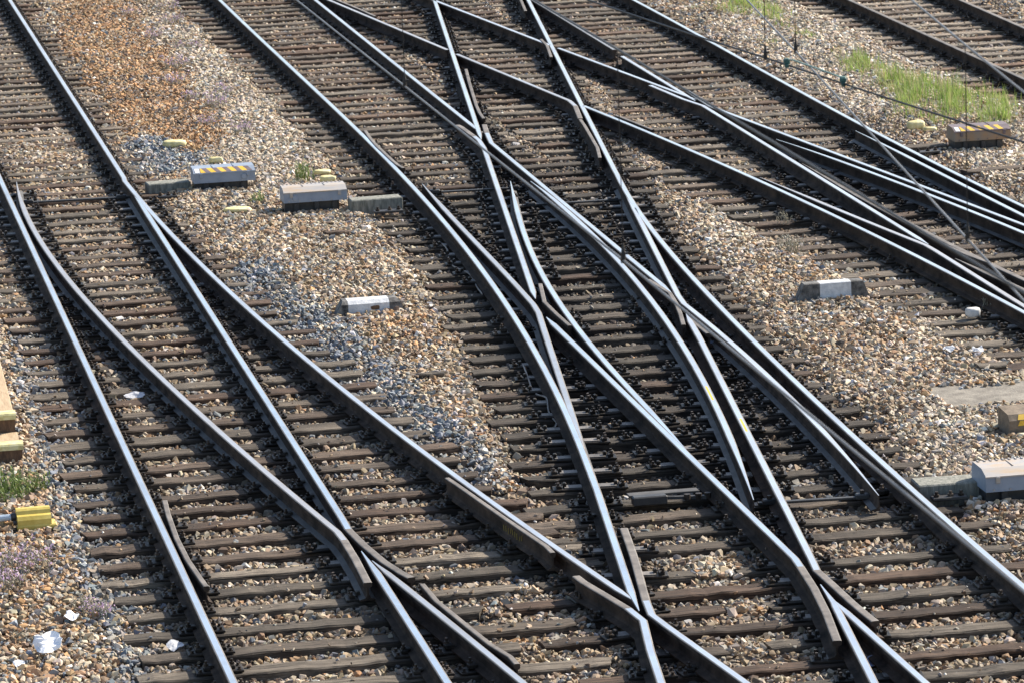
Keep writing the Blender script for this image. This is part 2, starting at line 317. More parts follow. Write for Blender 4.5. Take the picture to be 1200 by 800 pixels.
rail('crossing_rail', 'bright rail from the left obtuse crossing to the lower acute crossing', [sec('c', [(641, 371.5), (667, 398), (700, 430), (737, 465), (775, 502), (812, 538.5), (850, 573), (875, 598), (900, 623), (930, 653)], 2), sec('p', [(938, 663), (954, 688), (968, 716), (981, 750)])], tip0=0.35, rust1=1.9)
rail('check_rail', 'rusty angled check rail at the left obtuse crossing', [sec('p', [(633, 334), (638, 355), (652, 369), (668, 383)])], head='rust', dz=0.015, chairs=False, cat='check rail')
rail('switch_rail', 'curved slip rail opening between the left crossing and the middle of the slip', [sec('c', [(598, 211), (604, 238), (610, 259), (620, 290), (632, 316), (650, 346), (670, 375), (692, 402), (712, 426), (737, 455.5), (762, 481), (787, 507), (808, 529)], 4)], tip0=2.0, tip1=1.8, foot=1, dz=-0.001)
rail('stock_rail', 'long bright rail along the right side of the double slip', [sec('l', [LS2(-60), LS2(200)]), sec('c', [(722.5, 204), (740, 234), (762, 265.5), (787, 299), (812, 327), (837, 351.5), (862, 375), (882, 397.5), (900, 416), (950, 465.5), (1000, 511), (1050, 554), (1100, 600), (1130, 627), (1160, 653), (1200, 687), (1290, 762)], 4)])
rail('switch_rail', 'bright rail from the upper right switch past the right obtuse crossing to an open blade', [sec('l', [LS2(210), LS2(346)]), sec('c', [(801.5, 355.5), (827, 376.5), (857, 401), (900, 440), (925, 463.5), (950, 489), (975, 516), (1000, 545), (1031, 578)], 2)], tip0=2.0, tip1=2.6, foot=-1)
rail('check_rail', 'rusty angled check rail at the right obtuse crossing', [sec('p', [(760, 329), (785, 344.5), (792, 356), (797, 368), (801, 382)])], head='rust', dz=0.015, chairs=False, cat='check rail')
rail('crossing_rail', 'bright rail with yellow paint from the right obtuse crossing to the lower acute crossing', [sec('l', [(804, 367.5), LS2(395)]), sec('l', [LS2(400), LS2(655)]), sec('p', [(957, 667), (975, 683), (1000, 706), (1018, 721), (1026, 727)])], tip0=0.35, rust1=1.3)
rail('crossing_rail', 'short blunt rail stub at the right obtuse crossing under the overhead wire', [sec('l', [(806, 370), (831, 390)])], head='rust', tip0=0.3, dz=-0.002, chairs=False)
rail('crossing_rail', 'straight rail leaving the point of the lower acute crossing', [sec('l', [(961.5, 684), LS2(705)]), sec('l', [LS2(710), LS2(870)])], tip0=0.7)
rail('crossing_rail', 'rail bending right from the point of the lower acute crossing', [sec('l', [(973, 699), (987, 711.5), (1025, 745.5), (1055, 772.5), (1085, 799.5), (1160, 866)])], tip0=0.5, dz=-0.001)
rail('check_rail', 'dark check rail beside the curved left rail of the second track', [sec('p', [(428, 154), (434, 163), (442, 172), (460, 189), (466, 194), (473, 198)])], head='rust', dz=0.012, cat='check rail')
rail('check_rail', 'thin rusty check rail right of the upper acute crossing', [sec('p', [(546, 82), (550, 98), (558, 124), (562, 133), (567, 140)])], head='rust', dz=0.012, cat='check rail')
rail('check_rail', 'short rusty check rail left of the second straight rail above the slip', [sec('p', [(680, 141), (685, 148), (692, 160), (700, 174), (703, 186)])], head='rust', dz=0.012, cat='check rail')
rail('check_rail', 'short check rail cut by the top edge beside the second straight rail', [sec('p', [(588, -52), (598, -30), (610, 0), (616, 14)])], head='rust', dz=0.012, cat='check rail')

# ---- the line that cuts across from the upper left to the right
rail('running_rail', 'dull rail cutting across from the top edge to the first straight rail', [sec('l', [(280, -45), (382, 0), (437, 22), (475, 38), (512, 53), (526, 58.5)])], head='dull')
rail('crossing_rail', 'dull rail crossing between the two straight rails and bending down at its end', [sec('l', [(536, 63.5), (565, 76), (600, 90.5), (637, 105), (667, 118)]), sec('p', [(674, 124), (680, 139)])], head='dull', rust1=.9)
rail('stock_rail', 'bright lower left rail of the right hand slip running to the right edge', [sec('c', [(686, 124), (725, 141), (775, 163), (825, 184.5), (870, 202), (900, 215.5), (950, 238.5), (987, 256), (1025, 275), (1056, 291), (1100, 314), (1137, 333.5), (1175, 353.5), (1200, 366), (1290, 414)], 3)])
rail('running_rail', 'bright rail entering at the top edge right of the first straight rail', [sec('l', [(400, -42), (512, 1.5), (550, 16.5), (600, 36), (645, 53)])])
rail('crossing_rail', 'bright rail from the second straight rail to the far right acute crossing', [sec('l', [(653, 56.5), (700, 73), (750, 91.5), (785, 105), (814, 117)])], tip1=0.5)
rail('check_rail', 'dark check rail along the dull crossing rail by the top edge', [sec('p', [(380, -7), (393, 0), (420, 11), (440, 20)])], head='rust', dz=0.012, cat='check rail')
rail('check_rail', 'dark check rail right of the lower left rail of the right hand slip', [sec('p', [(722, 136), (745, 145), (765, 153)])], head='rust', dz=0.012, cat='check rail')

rail('check_rail', 'short rusty wing bar under the second straight rail where a rail crosses near the top', [sec('p', [(634, 47), (641, 54), (646, 68)])], head='rust', dz=0.012, cat='check rail')

# ---- right hand track
rail('running_rail', 'rail from the top edge to an open joint above the far right crossing', [sec('l', [(552, -44), (625, 0), (675, 29.5), (719, 58.5)])], head='dull')
rail('running_rail', 'rail from the open joint to the far right acute crossing', [sec('l', [(729, 66), (762, 86), (790, 103), (815, 118.5)])], head='bright', tip1=0.5, dz=-0.001)
rail('stock_rail', 'bright outer rail of the right hand track ending grey at the right edge', [sec('c', [(650, -46), (740, 0), (787, 23), (825, 44), (862, 65), (900, 86.5), (950, 114), (1000, 142), (1050, 168), (1112, 199), (1150, 217.5), (1200, 241.5), (1290, 284)], 3)])
rail('switch_rail', 'bright blade inside the outer rail of the right hand track', [sec('c', [(1003, 152), (1027, 165), (1050, 176.5), (1100, 203), (1132, 218), (1162, 233), (1200, 252.5), (1290, 298)], 2)], tip0=2.2, foot=-1, dz=-0.001)
rail('crossing_rail', 'bright rail bending away right of the far right acute crossing', [sec('p', [(806, 107), (818, 115)]), sec('c', [(834, 125), (867, 137.5), (900, 150), (930, 161), (962, 174), (1006, 190.5), (1050, 206), (1087, 220), (1132, 237.5), (1175, 254), (1200, 263), (1290, 298)], 2)])
rail('switch_rail', 'bright blade closest under the rail from the far right crossing', [sec('c', [(910, 162), (937, 171.5), (987, 190.5), (1012, 199), (1050, 212), (1087, 227), (1132, 245), (1175, 262.5), (1200, 273), (1290, 311)], 2)], tip0=2.2, foot=-1, dz=-0.001)
rail('crossing_rail', 'bright middle rail of the right hand slip ending in a pointed crossing', [sec('p', [(762, 100), (780, 107.5), (800, 116)]), sec('l', [(822, 124), (850, 140), (880, 157.5), (900, 170), (931, 190.5), (962, 209), (997, 230), (1025, 247.5), (1050, 263), (1087, 286.5)])], tip1=0.4)
rail('switch_rail', 'rusty slip rail curving beside the bright middle rail on the right', [sec('c', [(939, 190), (954, 199), (981, 214), (1012, 231.5), (1050, 254), (1075, 268), (1100, 280), (1130, 294), (1150, 303), (1175, 315), (1200, 326), (1290, 368)], 2)], head='rust', tip0=2.0, foot=1, dz=-0.001)
rail('switch_rail', 'grey brown switch rail beside the bright lower left rail on the right', [sec('c', [(890, 206.5), (900, 210.5), (937, 226.5), (975, 242.5), (1012, 258), (1050, 273), (1085, 287)], 2), sec('l', [(1098, 293.5), (1125, 311.5), (1150, 328), (1175, 343.5), (1200, 358), (1290, 414)])], head='dull', tip0=2.0, foot=1, dz=-0.0015)
rail('crossing_rail', 'wide rusty crossing point lying between the rails at the right edge', [sec('l', [(1119, 302.5), (1166, 323.5), (1200, 339), (1290, 380)])], head='rust', tip0=0.9, dz=-0.003)
rail('check_rail', 'thin check rail bent at the crossing point near the right edge', [sec('p', [(1077, 271), (1106, 287.5), (1135, 300), (1160, 309)])], head='rust', dz=0.012, cat='check rail')

# ---- siding in the top right corner
rail('running_rail', 'rusty near rail of the siding in the top right corner', [sec('l', [(892, -46), (997, 0), (1075, 35.5), (1125, 57.5), (1200, 92), (1310, 143)])], head='rust')
rail('running_rail', 'rusty far rail of the siding in the top right corner', [sec('l', [(1020, -46), (1125, -1), (1200, 32.5), (1310, 81)])], head='rust')

PROF = [(.070, 0), (.070, .010), (.022, .026), (.0085, .045), (.0085, .112), (.033, .126), (.0355, .150), (.0340, .1575), (.0305, .1618), (.0235, .1640)]
def build_rail(r):
    pts = densify(r['pts']); n = len(pts); P = np.array(pts)
    d = np.zeros_like(P); d[1:-1] = P[2:] - P[:-2]; d[0] = P[1] - P[0]; d[-1] = P[-1] - P[-2]
    d /= np.linalg.norm(d, axis=1)[:, None]
    nn = np.stack([d[:, 1], -d[:, 0]], 1)                # to the right when looking along the rail
    sgn = 1.0 if d[:, 1].mean() >= 0 else -1.0           # always the right of the picture
    nn *= sgn
    L = np.concatenate([[0], np.cumsum(np.linalg.norm(np.diff(P, axis=0), axis=1))])
    hr = [(x, z) for x, z in PROF]; prof = hr + [(-x, z) for x, z in reversed(hr)]
    k = len(prof); vs = []
    zb = 0.020 + r['dz']; rh = 0.150 / 0.1640
    for i in range(n):
        w_ = 1.0; drop = 0.0; ft = 0.0
        for tl, l in ((r['tip0'], L[i]), (r['tip1'], L[-1] - L[i])):
            if tl > 0 and l < tl:
                q = l / tl; w_ = min(w_, 0.12 + 0.88 * q); ft = max(ft, 1 - q)
                if tl > 1: drop = max(drop, 0.014 * (1 - q) ** 2)
        foot = r['foot']
        for x, z in prof:
            xx = x * (w_ * r['slim'] if z > .1 else 1.0) * (r['slim'] if z < .1 else 1)
            if z < .03 and tl is not None:
                if foot and ft > 0 and x * foot < 0: xx = x * (1 - 0.85 * ft)       # planed foot on the stock rail side
                elif not foot and ft > 0: xx = x * (1 - 0.5 * ft)
            zz = zb + z * rh - (drop if z > .1 else 0)
            vs.append((P[i, 0] + nn[i, 0] * xx, P[i, 1] + nn[i, 1] * xx, zz))
    fs = []; mi = []
    h = len(hr)
    for i in range(n - 1):
        for j in range(k):
            fs.append((i * k + j, i * k + (j + 1) % k, (i + 1) * k + (j + 1) % k, (i + 1) * k + j))
            worn = r['rust0'] <= L[i] and L[i + 1] <= L[-1] - r['rust1'] + .01
            if j in (h - 3, h - 2, h - 1, h, h + 1): mi.append((1 if j == h - 1 else 3) if worn else 4)
            else: mi.append(2 if j in (1, k - 3) and r['foot'] else 0)
    fs.append(tuple(range(k))); mi.append(0); fs.append(tuple((n - 1) * k + j for j in range(k - 1, -1, -1))); mi.append(0)
    mb = MB(); o3 = (P[0, 0], P[0, 1], 0)
    mb.v = [(a - o3[0], b - o3[1], c) for a, b, c in vs]; mb.f = fs; mb.m = mi
    ob = mb.build(r['name'], [M['rail_side'], M['head_' + r['head']], M['foot_steel'], M['head_edge' if r['head'] != 'rust' else 'head_rust'], M['head_rust']], loc=o3)
    tag(ob, r['label'], r['cat'], r['group'])
    r['ob'] = ob; r['P'] = P; r['d'] = d * sgn
    return ob

for r in RAILS: build_rail(r)

def rail_by(txt): return next(r for r in RAILS if txt in r['label'])

# ------------------------------------------------------------------ row system for the sleepers
uL = np.array(at(*LC(0))[:2]) - np.array(at(*LC(800))[:2]); uL /= np.linalg.norm(uL)       # along the left track, away
vL = np.array([uL[1], -uL[0]])                                                             # to the right, along a sleeper
def su(p): p = np.asarray(p)[..., :2]; return p @ uL, p @ vL
def xy(s, v): return s * uL + v * vL

def cross(rs, s):
    """where the row s meets a rail (list of rails = pieces of one line): coordinate v"""
    for r in rs if isinstance(rs, list) else [rs]:
        ss, vv = su(r['P'])
        o = np.argsort(ss)
        if ss.min() - .02 <= s <= ss.max() + .02: return float(np.interp(s, ss[o], vv[o]))
    return None
def lin(*px):
    P = np.array([at(x, y, ZR)[:2] for x, y in px]); ss, vv = su(P); o = np.argsort(ss); ss, vv = ss[o], vv[o]
    def f(s):
        if s <= ss[0]: return vv[0] + (s - ss[0]) * (vv[1] - vv[0]) / (ss[1] - ss[0])
        if s >= ss[-1]: return vv[-1] + (s - ss[-1]) * (vv[-1] - vv[-2]) / (ss[-1] - ss[-2])
        return float(np.interp(s, ss, vv))
    return f
gA = lin(LA(0), LA(800)); gC = lin(LC(0), LC(800))
gD = lin(LC(200), (200, 277), (300, 366), (437, 482), (550, 570), (675, 655), (748, 713), (850, 780), (960, 862))
gD_ = gD
gD = lambda s: max(gC(s), gD_(s)) if s < su(at(*LC(200), ZR))[0] else gC(s)
gB = lin((397, 622), (525, 726), (612, 797))
gE = lin((256, 0), (337, 76), (412, 145), (485, 222), (562, 307), (637, 432), (690, 545), LS1(600), LS1(800))
gS1 = lin(LS1(0), LS1(800)); gS2 = lin(LS2(0), LS2(800))
gQ = lin((369, 0), (550, 142))
gH = lin(LS2(150), LS2(204), (762, 265), (837, 350), (900, 420), (1000, 511), (1100, 599), (1200, 687))
gV1 = lin((382, 0), (530, 60), (725, 141), (900, 215), (1100, 314), (1200, 366))
gV2 = lin((512, 2), (815, 118), (1050, 206), (1200, 263))
gX1 = lin((625, 0), (815, 117), (1050, 263))
gY = lin((740, 0), (900, 87), (1050, 167), (1200, 241))
gU1 = lin((997, 0), (1200, 92)); gU2 = lin((1125, 0), (1200, 33))
def s_of(x, y): return float(su(at(x, y, 0))[0])

s_near, s_far = s_of(400, 880), s_of(400, -45)
pieces = []      # (s, v0, v1, set, width, tone)
PITCH_S = 0.568
s = s_near; k = 0
while s < s_far:
    def J(a): return random.uniform(-a, a)
    # picture height of this row at several places
    yL = proj(*xy(s, gC(s)))[1]; yM = proj(*xy(s, gS1(s)))[1]; yX = proj(*xy(s, gX1(s) if gX1(s) > gV1(s) else gV1(s)))[1]
    # left track
    vl = gA(s) - .56 + J(.06)
    sl = s + J(.025)
    split = yM > 668
    wl = .215 + J(.03)
    if split:
        b = gB(s)
        if k % 2 == 0: ve = min(gB(s) + .45, gD(s) - .6) + J(.1)
        else: ve = gD(s) - .42 + J(.12)
    else: ve = gD(s) + .47 + J(.1)
    pieces.append([sl, vl, ve, 'left', wl, yL])
    # second track and slip
    sm = s + (0 if split else .21) + J(.025); wm = .215 + J(.03)
    if yM > 200:
        vr = gH(s) + .44 + J(.07)
        v0 = (ve + .1 + random.uniform(0, .12)) if split else gE(s) - .6 + J(.08)
        if yM > 640 and k % 2 == 1:
            mid = gS1(s) + .85 + J(.15)
            pieces.append([sm, v0, mid - .17, 'slip', wm, yM, 'l']); pieces.append([sm + J(.03), mid + .17, vr, 'slip', wm, yM, 'r'])
        else: pieces.append([sm, v0, vr, 'slip', wm, yM])
    else:
        pieces.append([sm, gE(s) - .56 + J(.08), gQ(s) + .5 + J(.05), 'second', wm, yM, 'l'])
        a = gQ(s) + .57
        b = (gX1(s) - .6) if yM < 85 else gS2(s) + .42 + J(.06)
        if b - a > .5: pieces.append([sm + J(.04), a + .02, b, 'second', wm, yM, 'r'])
    # right hand tracks
    sx = s + .33 + J(.025); wx = .225 + J(.03)
    y1 = proj(*xy(s, gV1(s)))[1]
    if yM < 85: v0 = gX1(s) - .53 + J(.05)
    elif y1 < 200: v0 = max(gV1(s) - .25, gS2(s) + .5) + J(.05)
    else: v0 = gV1(s) - .85 + J(.1)
    v1 = gY(s) + .45 - (.12 if y1 > 150 else 0) + J(.06)
    px0 = proj(*xy(s, v0))[0]
    if px0 < 1230: pieces.append([sx, v0, v1, 'right', wx, y1])
    pu = proj(*xy(s, gU1(s)))[0]
    if pu < 1240: pieces.append([s + .12 + J(.03), gU1(s) - .57 + J(.06), gU2(s) + .56 + J(.06), 'siding', .22 + J(.03), yX])
    s += PITCH_S + J(.02); k += 1

PX = lambda x, y: tuple(at(x, y, 0)[:2])
def timber_mesh(L, W, Hh, seed, oil=()):
    rr = random.Random(seed); n = max(4, int(L / .12)); mb = MB(); rings = []; mb.oil = []
    e0, e1 = rr.uniform(-.035, .02), rr.uniform(-.035, .02); ph = rr.uniform(0, 6); bow = rr.uniform(-.012, .012)
    c = .012
    for i in range(n + 1):
        x = -L / 2 + L * i / n; e = 1.0 if 0 < i < n else rr.uniform(.86, .97); yb = bow * math.sin(math.pi * i / n)
        wj = W / 2 * e + rr.uniform(-.011, .008); wk = W / 2 * e + rr.uniform(-.011, .008); zt = rr.uniform(-.009, .004)
        wj -= yb; wk += yb; k0 = e0 if i == 0 else (-e1 if i == n else 0)
        rings.append([(x - k0, -wj, -Hh), (x - k0, -wj, zt - c), (x - k0 * .6, -wj + c, zt), (x, rr.uniform(-.02, .02), zt + rr.uniform(-.004, .003)), (x + k0 * .6, wk - c, zt), (x + k0, wk, zt - c), (x + k0, wk, -Hh)])
        d = min([abs(x - u) for u in oil] + [9]); mb.oil += [max(0., min(1., 1.25 - d / (.26 + .06 * math.sin(ph + 9 * x))))] * 7
    vs = [p for r_ in rings for p in r_]; q = 7; fs = []
    for i in range(n):
        for j in range(q - 1): fs.append((i * q + j, (i + 1) * q + j, (i + 1) * q + j + 1, i * q + j + 1))
    fs.append(tuple(range(q))); fs.append(tuple(n * q + j for j in range(q - 1, -1, -1)))
    mb.add(vs, fs); return mb

# chair: base plate, two jaws, two coach bolts (one mesh, shared)
def chair_mesh():
    mb = MB()
    mb.box((0, 0, .010), (.36, .17, .0195), 0, ch=.004)
    for sg in (-1, 1):
        mb.box((sg * .092, 0, .034), (.055, .085, .030), 0, ch=.006)
        mb.box((sg * .066, 0, .050), (.045, .06, .016), 0, ch=.004)
        mb.prism((sg * .098, 0, .048), .021, .020, 6, 1, a0=.3); mb.prism((sg * .098, 0, .068), .011, .022, 6, 1)
        for yy in (-.055, .055):
            mb.prism((sg * .148, yy, .019), .019, .006, 8, 1); mb.prism((sg * .148, yy, .025), .014, .018, 4, 1, a0=.5 * sg)
    return mb.mesh('rail_chair', [M['chair'], M['bolt']])
def slide_mesh():
    mb = MB()
    mb.box((0, 0, .010), (.66, .165, .0195), 0, ch=.004)
    mb.box((.13, 0, .0245), (.20, .11, .011), 2, ch=.002)
    mb.box((-.13, 0, .0245), (.20, .11, .011), 2, ch=.002)
    for sg in (-1, 1):
        mb.box((sg * .275, 0, .030), (.05, .10, .024), 0, ch=.004)
        for yy in (-.045, .045):
            mb.prism((sg * .285, yy, .042), .020, .008, 8, 1); mb.prism((sg * .285, yy, .050), .013, .026, 6, 1, a0=.4)
        mb.box((sg * .225, .01, .042), (.03, .05, .045), 0, ch=.006)
    return mb.mesh('slide_chair', [M['chair'], M['bolt'], M['slide']])
def brace_mesh():
    mb = MB()
    mb.box((0, 0, .010), (.46, .165, .0195), 0, ch=.004)
    for sg in (-1, 1):
        mb.box((sg * .12, 0, .045), (.07, .07, .05), 0, ch=.012)
        mb.prism((sg * .135, 0, .069), .022, .018, 6, 1); mb.prism((sg * .135, 0, .087), .012, .025, 6, 1)
        for yy in (-.05, .05): mb.prism((sg * .2, yy, .019), .020, .007, 8, 1); mb.prism((sg * .2, yy, .026), .014, .022, 4, 1, a0=.7)
    return mb.mesh('brace_chair', [M['chair'], M['bolt']])
CH, SL, BR = chair_mesh(), slide_mesh(), brace_mesh()

seg_cache = [(r, r['P'][:-1], r['P'][1:], r['d']) for r in RAILS]
SETS = {
 'left': ('timber sleeper under the leftmost track', 'sleepers under the leftmost track'),
 'slip': ('long dark timber bearer under the double slip', 'bearers under the double slip'),
 'second': ('timber sleeper above the double slip', 'sleepers above the double slip'),
 'right': ('timber sleeper under the right hand track', 'sleepers under the right hand track'),
 'siding': ('pale timber sleeper under the siding', 'sleepers under the siding'),
}
def seg_label(st, y):
    if st == 'left':
        return ('weathered timber sleeper of the leftmost track, beyond its switch', 'sleepers of the leftmost track beyond its switch') if y < 200 else \
               ('dark timber bearer between the switch and the crossing of the leftmost track', 'bearers between the left switch and left crossing') if y < 640 else \
               ('brown grey timber bearer at and below the lower left crossing', 'bearers at and below the lower left crossing')
    if st == 'slip':
        return ('oily dark timber bearer under the upper half of the double slip', 'bearers under the upper half of the double slip') if y < 400 else \
               ('oily dark timber bearer under the lower half of the double slip', 'bearers under the lower half of the double slip') if y < 600 else \
               ('split brown timber bearer below the double slip', 'bearers below the double slip')
    if st == 'second': return ('grey timber sleeper of the middle tracks above the double slip', 'sleepers of the middle tracks above the double slip')
    if st == 'right':
        return ('grey timber sleeper of the right hand track above its slip', 'sleepers of the right hand track above its slip') if y < 150 else \
               ('dark timber bearer under the slip at the right edge', 'bearers under the slip at the right edge')
    return ('pale grey timber sleeper of the siding in the top right corner', 'sleepers of the siding in the top right corner')

rects = []        # for the ballast: s, v0, v1, halfwidth
angL = math.atan2(vL[1], vL[0])
n_sl = 0
named = []
for idx, pc in enumerate(pieces):
    s, v0, v1, st, wd, yy = pc[:6]; sub = pc[6] if len(pc) > 6 else ''
    if v1 - v0 < .35: continue
    c = xy(s, (v0 + v1) / 2)
    e0 = proj(*xy(s, v0)); e1 = proj(*xy(s, v1))
    if e1[0] < -30 or e0[0] > 1230 or max(e0[1], e1[1]) < -25 or min(e0[1], e1[1]) > 835: continue
    if e1[0] > 1320: v1 = v0 + (v1 - v0) * (1320 - e0[0]) / (e1[0] - e0[0]); c = xy(s, (v0 + v1) / 2)
    L = v1 - v0; rot = angL + R(random.uniform(-.7, .7)); wd *= 1.0 if random.random() > .08 else random.uniform(1.25, 1.5)
    # chairs where rails cross this timber
    a = np.array([math.cos(rot), math.sin(rot)]); hits = []
    for r, A_, B_, d_ in seg_cache:
        if not r['chairs']: continue
        nrm = np.array([-a[1], a[0]]); da = (A_ - c) @ nrm; db = (B_ - c) @ nrm
        for q in np.nonzero(da * db <= 0)[0]:
            if da[q] == db[q]: continue
            t = da[q] / (da[q] - db[q]); p = A_[q] + (B_[q] - A_[q]) * t; u = float((p - c) @ a)
            if abs(u) < L / 2 - .05: hits.append((u, math.atan2(d_[q][1], d_[q][0]) - math.pi / 2, 'check' in r['name']))
            break
    hits.sort(); g = []
    lab, grp = seg_label(st, yy)
    ob = timber_mesh(L, wd, .13, idx, [h[0] for h in hits]).build('sleeper', M['timber'], loc=(c[0], c[1], random.uniform(-.006, .003)), rz=rot)
    tag(ob, lab, 'sleeper', grp); n_sl += 1
    xm = (max(0, e0[0]) + min(1200, e1[0])) / 2; named.append((ob, st + sub, float(e0[1] + (e1[1] - e0[1]) * (xm - e0[0]) / (e1[0] - e0[0]))))
    dark = {'left': 1.0, 'slip': .72, 'second': .88, 'right': .95, 'siding': 1.35}[st]
    if st == 'slip' and 190 < yy < 600: dark = .55
    ob['tone'] = (1.18 if yy < 200 else 1.0) * dark * random.uniform(.72, 1.55)
    rects.append((s, v0, v1, wd / 2, c, rot, st, yy))
    for h in hits:
        if g and h[0] - g[-1][-1][0] < .26: g[-1].append(h)
        else: g.append([h])
    for grp_ in g:
        u = sum(h[0] for h in grp_) / len(grp_); an = grp_[0][1]
        me = CH if len(grp_) == 1 else SL
        if len(grp_) > 1 and any(h[2] for h in grp_): me = BR
        elif len(grp_) == 1 and st in ('slip',) and random.random() < .5: me = BR
        co = bpy.data.objects.new('rail_chair' if me is not SL else 'slide_chair', me); COL.objects.link(co)
        co.parent = ob; co.location = (u, 0, 0); co.rotation_euler = (0, 0, an - rot)
# each timber is told apart by its place between landmarks of its own track
ORD = ('first second third fourth fifth sixth seventh eighth ninth tenth eleventh twelfth thirteenth fourteenth fifteenth sixteenth seventeenth '
       'eighteenth nineteenth twentieth twenty-first twenty-second twenty-third twenty-fourth twenty-fifth twenty-sixth').split()
MARKS = {
 'left': ('timber sleeper of the leftmost track', [(0, 'the top edge'), (173, 'the upper pale yellow stone'), (212, 'the open blade tip'), (463, 'the white rag'), (588, 'the flared check rail top'), (648, 'its crossing point'), (800, 'the bottom edge')]),
 'slip': ('dark bearer across the double slip', [(212, 'its upper blade tips'), (356, 'its obtuse crossings'), (462, 'the yellow paint marks'), (583, 'the lower blade tips'), (684, 'the lower acute crossing'), (800, 'the bottom edge')]),
 'slipl': ('short left piece of a split bearer', [(684, 'the lower acute crossing'), (800, 'the bottom edge')]),
 'slipr': ('right piece of a split bearer', [(684, 'the lower acute crossing'), (800, 'the bottom edge')]),
 'secondl': ('grey sleeper of the second track', [(0, 'the top edge'), (102, 'the end of its dropper'), (160, 'the check rail top')]),
 'secondr': ('grey sleeper between second and right hand track', [(0, 'the top edge'), (60, 'the uppermost crossing'), (160, 'the upper acute crossing')]),
 'right': ('grey timber of the right hand track', [(0, 'the top edge'), (118, 'its upper acute crossing'), (200, 'the slip blade tips'), (345, 'the level of the trapezoid marker')]),
 'siding': ('pale sleeper of the top right siding', [(0, 'the top edge'), (92, 'where its rail leaves the picture')]),
}
for key, (desc, marks) in MARKS.items():
    lst = sorted((y, o.name, o) for o, k_, y in named if k_ == key); ys_ = [q[0] for q in lst]
    for i, (y, _, o) in enumerate(lst):
        best = None
        for my, txt in marks:
            n_ = sum(1 for t in ys_ if my <= t < y) + 1 if y >= my else sum(1 for t in ys_ if y < t < my) + 1
            if best is None or n_ < best[0]: best = (n_, 'below' if y >= my else 'above', txt)
        o['label'] = '%s, %s %s %s' % (desc, ORD[min(best[0], len(ORD)) - 1], best[1], best[2])
print('sleepers', n_sl)

# ------------------------------------------------------------------ value noise
_tab = rng.random((256, 256))
def vnoise(x, y):
    xi = np.floor(x).astype(int); yi = np.floor(y).astype(int); fx = x - xi; fy = y - yi
    fx = fx * fx * (3 - 2 * fx); fy = fy * fy * (3 - 2 * fy)
    g = lambda a, b: _tab[a % 256, b % 256]
    return (g(xi, yi) * (1 - fx) + g(xi + 1, yi) * fx) * (1 - fy) + (g(xi, yi + 1) * (1 - fx) + g(xi + 1, yi + 1) * fx) * fy

# ------------------------------------------------------------------ ballast bed height
rs = np.array([(q[0], q[1], q[2]) for q in rects])
ordr = np.argsort(rs[:, 0]); rs = rs[ordr]
def outside(s, v):
    """distance sideways to the nearest timber row (0 between the timbers of a track)"""
    d = np.full(s.shape, 9.0)
    for (a, b, c) in rs:
        m = np.abs(s - a) < .42
        if m.any():
            vv = v[m]; dd = np.maximum(np.maximum(b - vv, vv - c), -.15); d[m] = np.minimum(d[m], dd)
    return d
def blob(px, py, x, y, rx, ry, a=0.0):
    dx = px - x; dy = py - y; ca, sa = math.cos(a), math.sin(a)
    u = (dx * ca + dy * sa) / rx; w_ = (-dx * sa + dy * ca) / ry
    return np.exp(-(u * u + w_ * w_))
def bed(x, y):
    s = x * uL[0] + y * uL[1]; v = x * vL[0] + y * vL[1]
    d = outside(s, v); px, py = proj(x, y)
    t = np.clip((d + .14) / .40, 0, 1); t = t * t * (3 - 2 * t)
    inn = -.044 - .010 * np.clip((210 - py) / 60, 0, 1) - .013 * np.clip((py - 380) / 250, 0, 1) + .018 * (vnoise(x * 1.7, y * 1.1) - .5) * 2
    dk = np.clip(blob(px, py, 640, 330, 150, 130) + blob(px, py, 770, 500, 150, 90) + blob(px, py, 1010, 235, 130, 45), 0, 1)
    top = np.clip((215 - py) / 40, 0, 1) * np.clip((px - 300) / 60, 0, 1)
    inn = inn + top * (-.006 + .012 * vnoise(x * 1.3 + 31, y * .8))
    inn = inn - .035 * dk
    inn = inn + .036 * blob(px, py, 60, 180, 90, 28) + .03 * blob(px, py, 740, 145, 50, 25) + .03 * blob(px, py, 880, 115, 50, 25) + .008 * blob(px, py, 40, 60, 90, 80)
    out = .012 + .03 * (vnoise(x * .8 + 9, y * .6) - .5) * 2
    return inn * (1 - t) + out * t

# ------------------------------------------------------------------ ground sheet
xs = np.concatenate([-np.geomspace(300, 12.5, 14), np.arange(-12, 14.01, .16), np.geomspace(14.5, 300, 14)])
ys = np.concatenate([-np.geomspace(300, 5, 10), np.linspace(0, 27, 10), np.arange(27.5, 78.01, .2), np.geomspace(80, 600, 14)])
GX, GY = np.meshgrid(xs, ys); gz = np.full(GX.shape, -.05)
mk = (GX > -12.1) & (GX < 14.1) & (GY > 27.3) & (GY < 78.1)
gz[mk] = bed(GX[mk], GY[mk]) - .022
nv = GX.size; me = bpy.data.meshes.new('ground')
W_ = len(xs)
idx = np.arange(nv).reshape(GX.shape)
F_ = np.stack([idx[:-1, :-1], idx[:-1, 1:], idx[1:, 1:], idx[1:, :-1]], -1).reshape(-1, 4)
me.from_pydata(np.stack([GX.ravel(), GY.ravel(), gz.ravel()], 1).tolist(), [], F_.tolist())
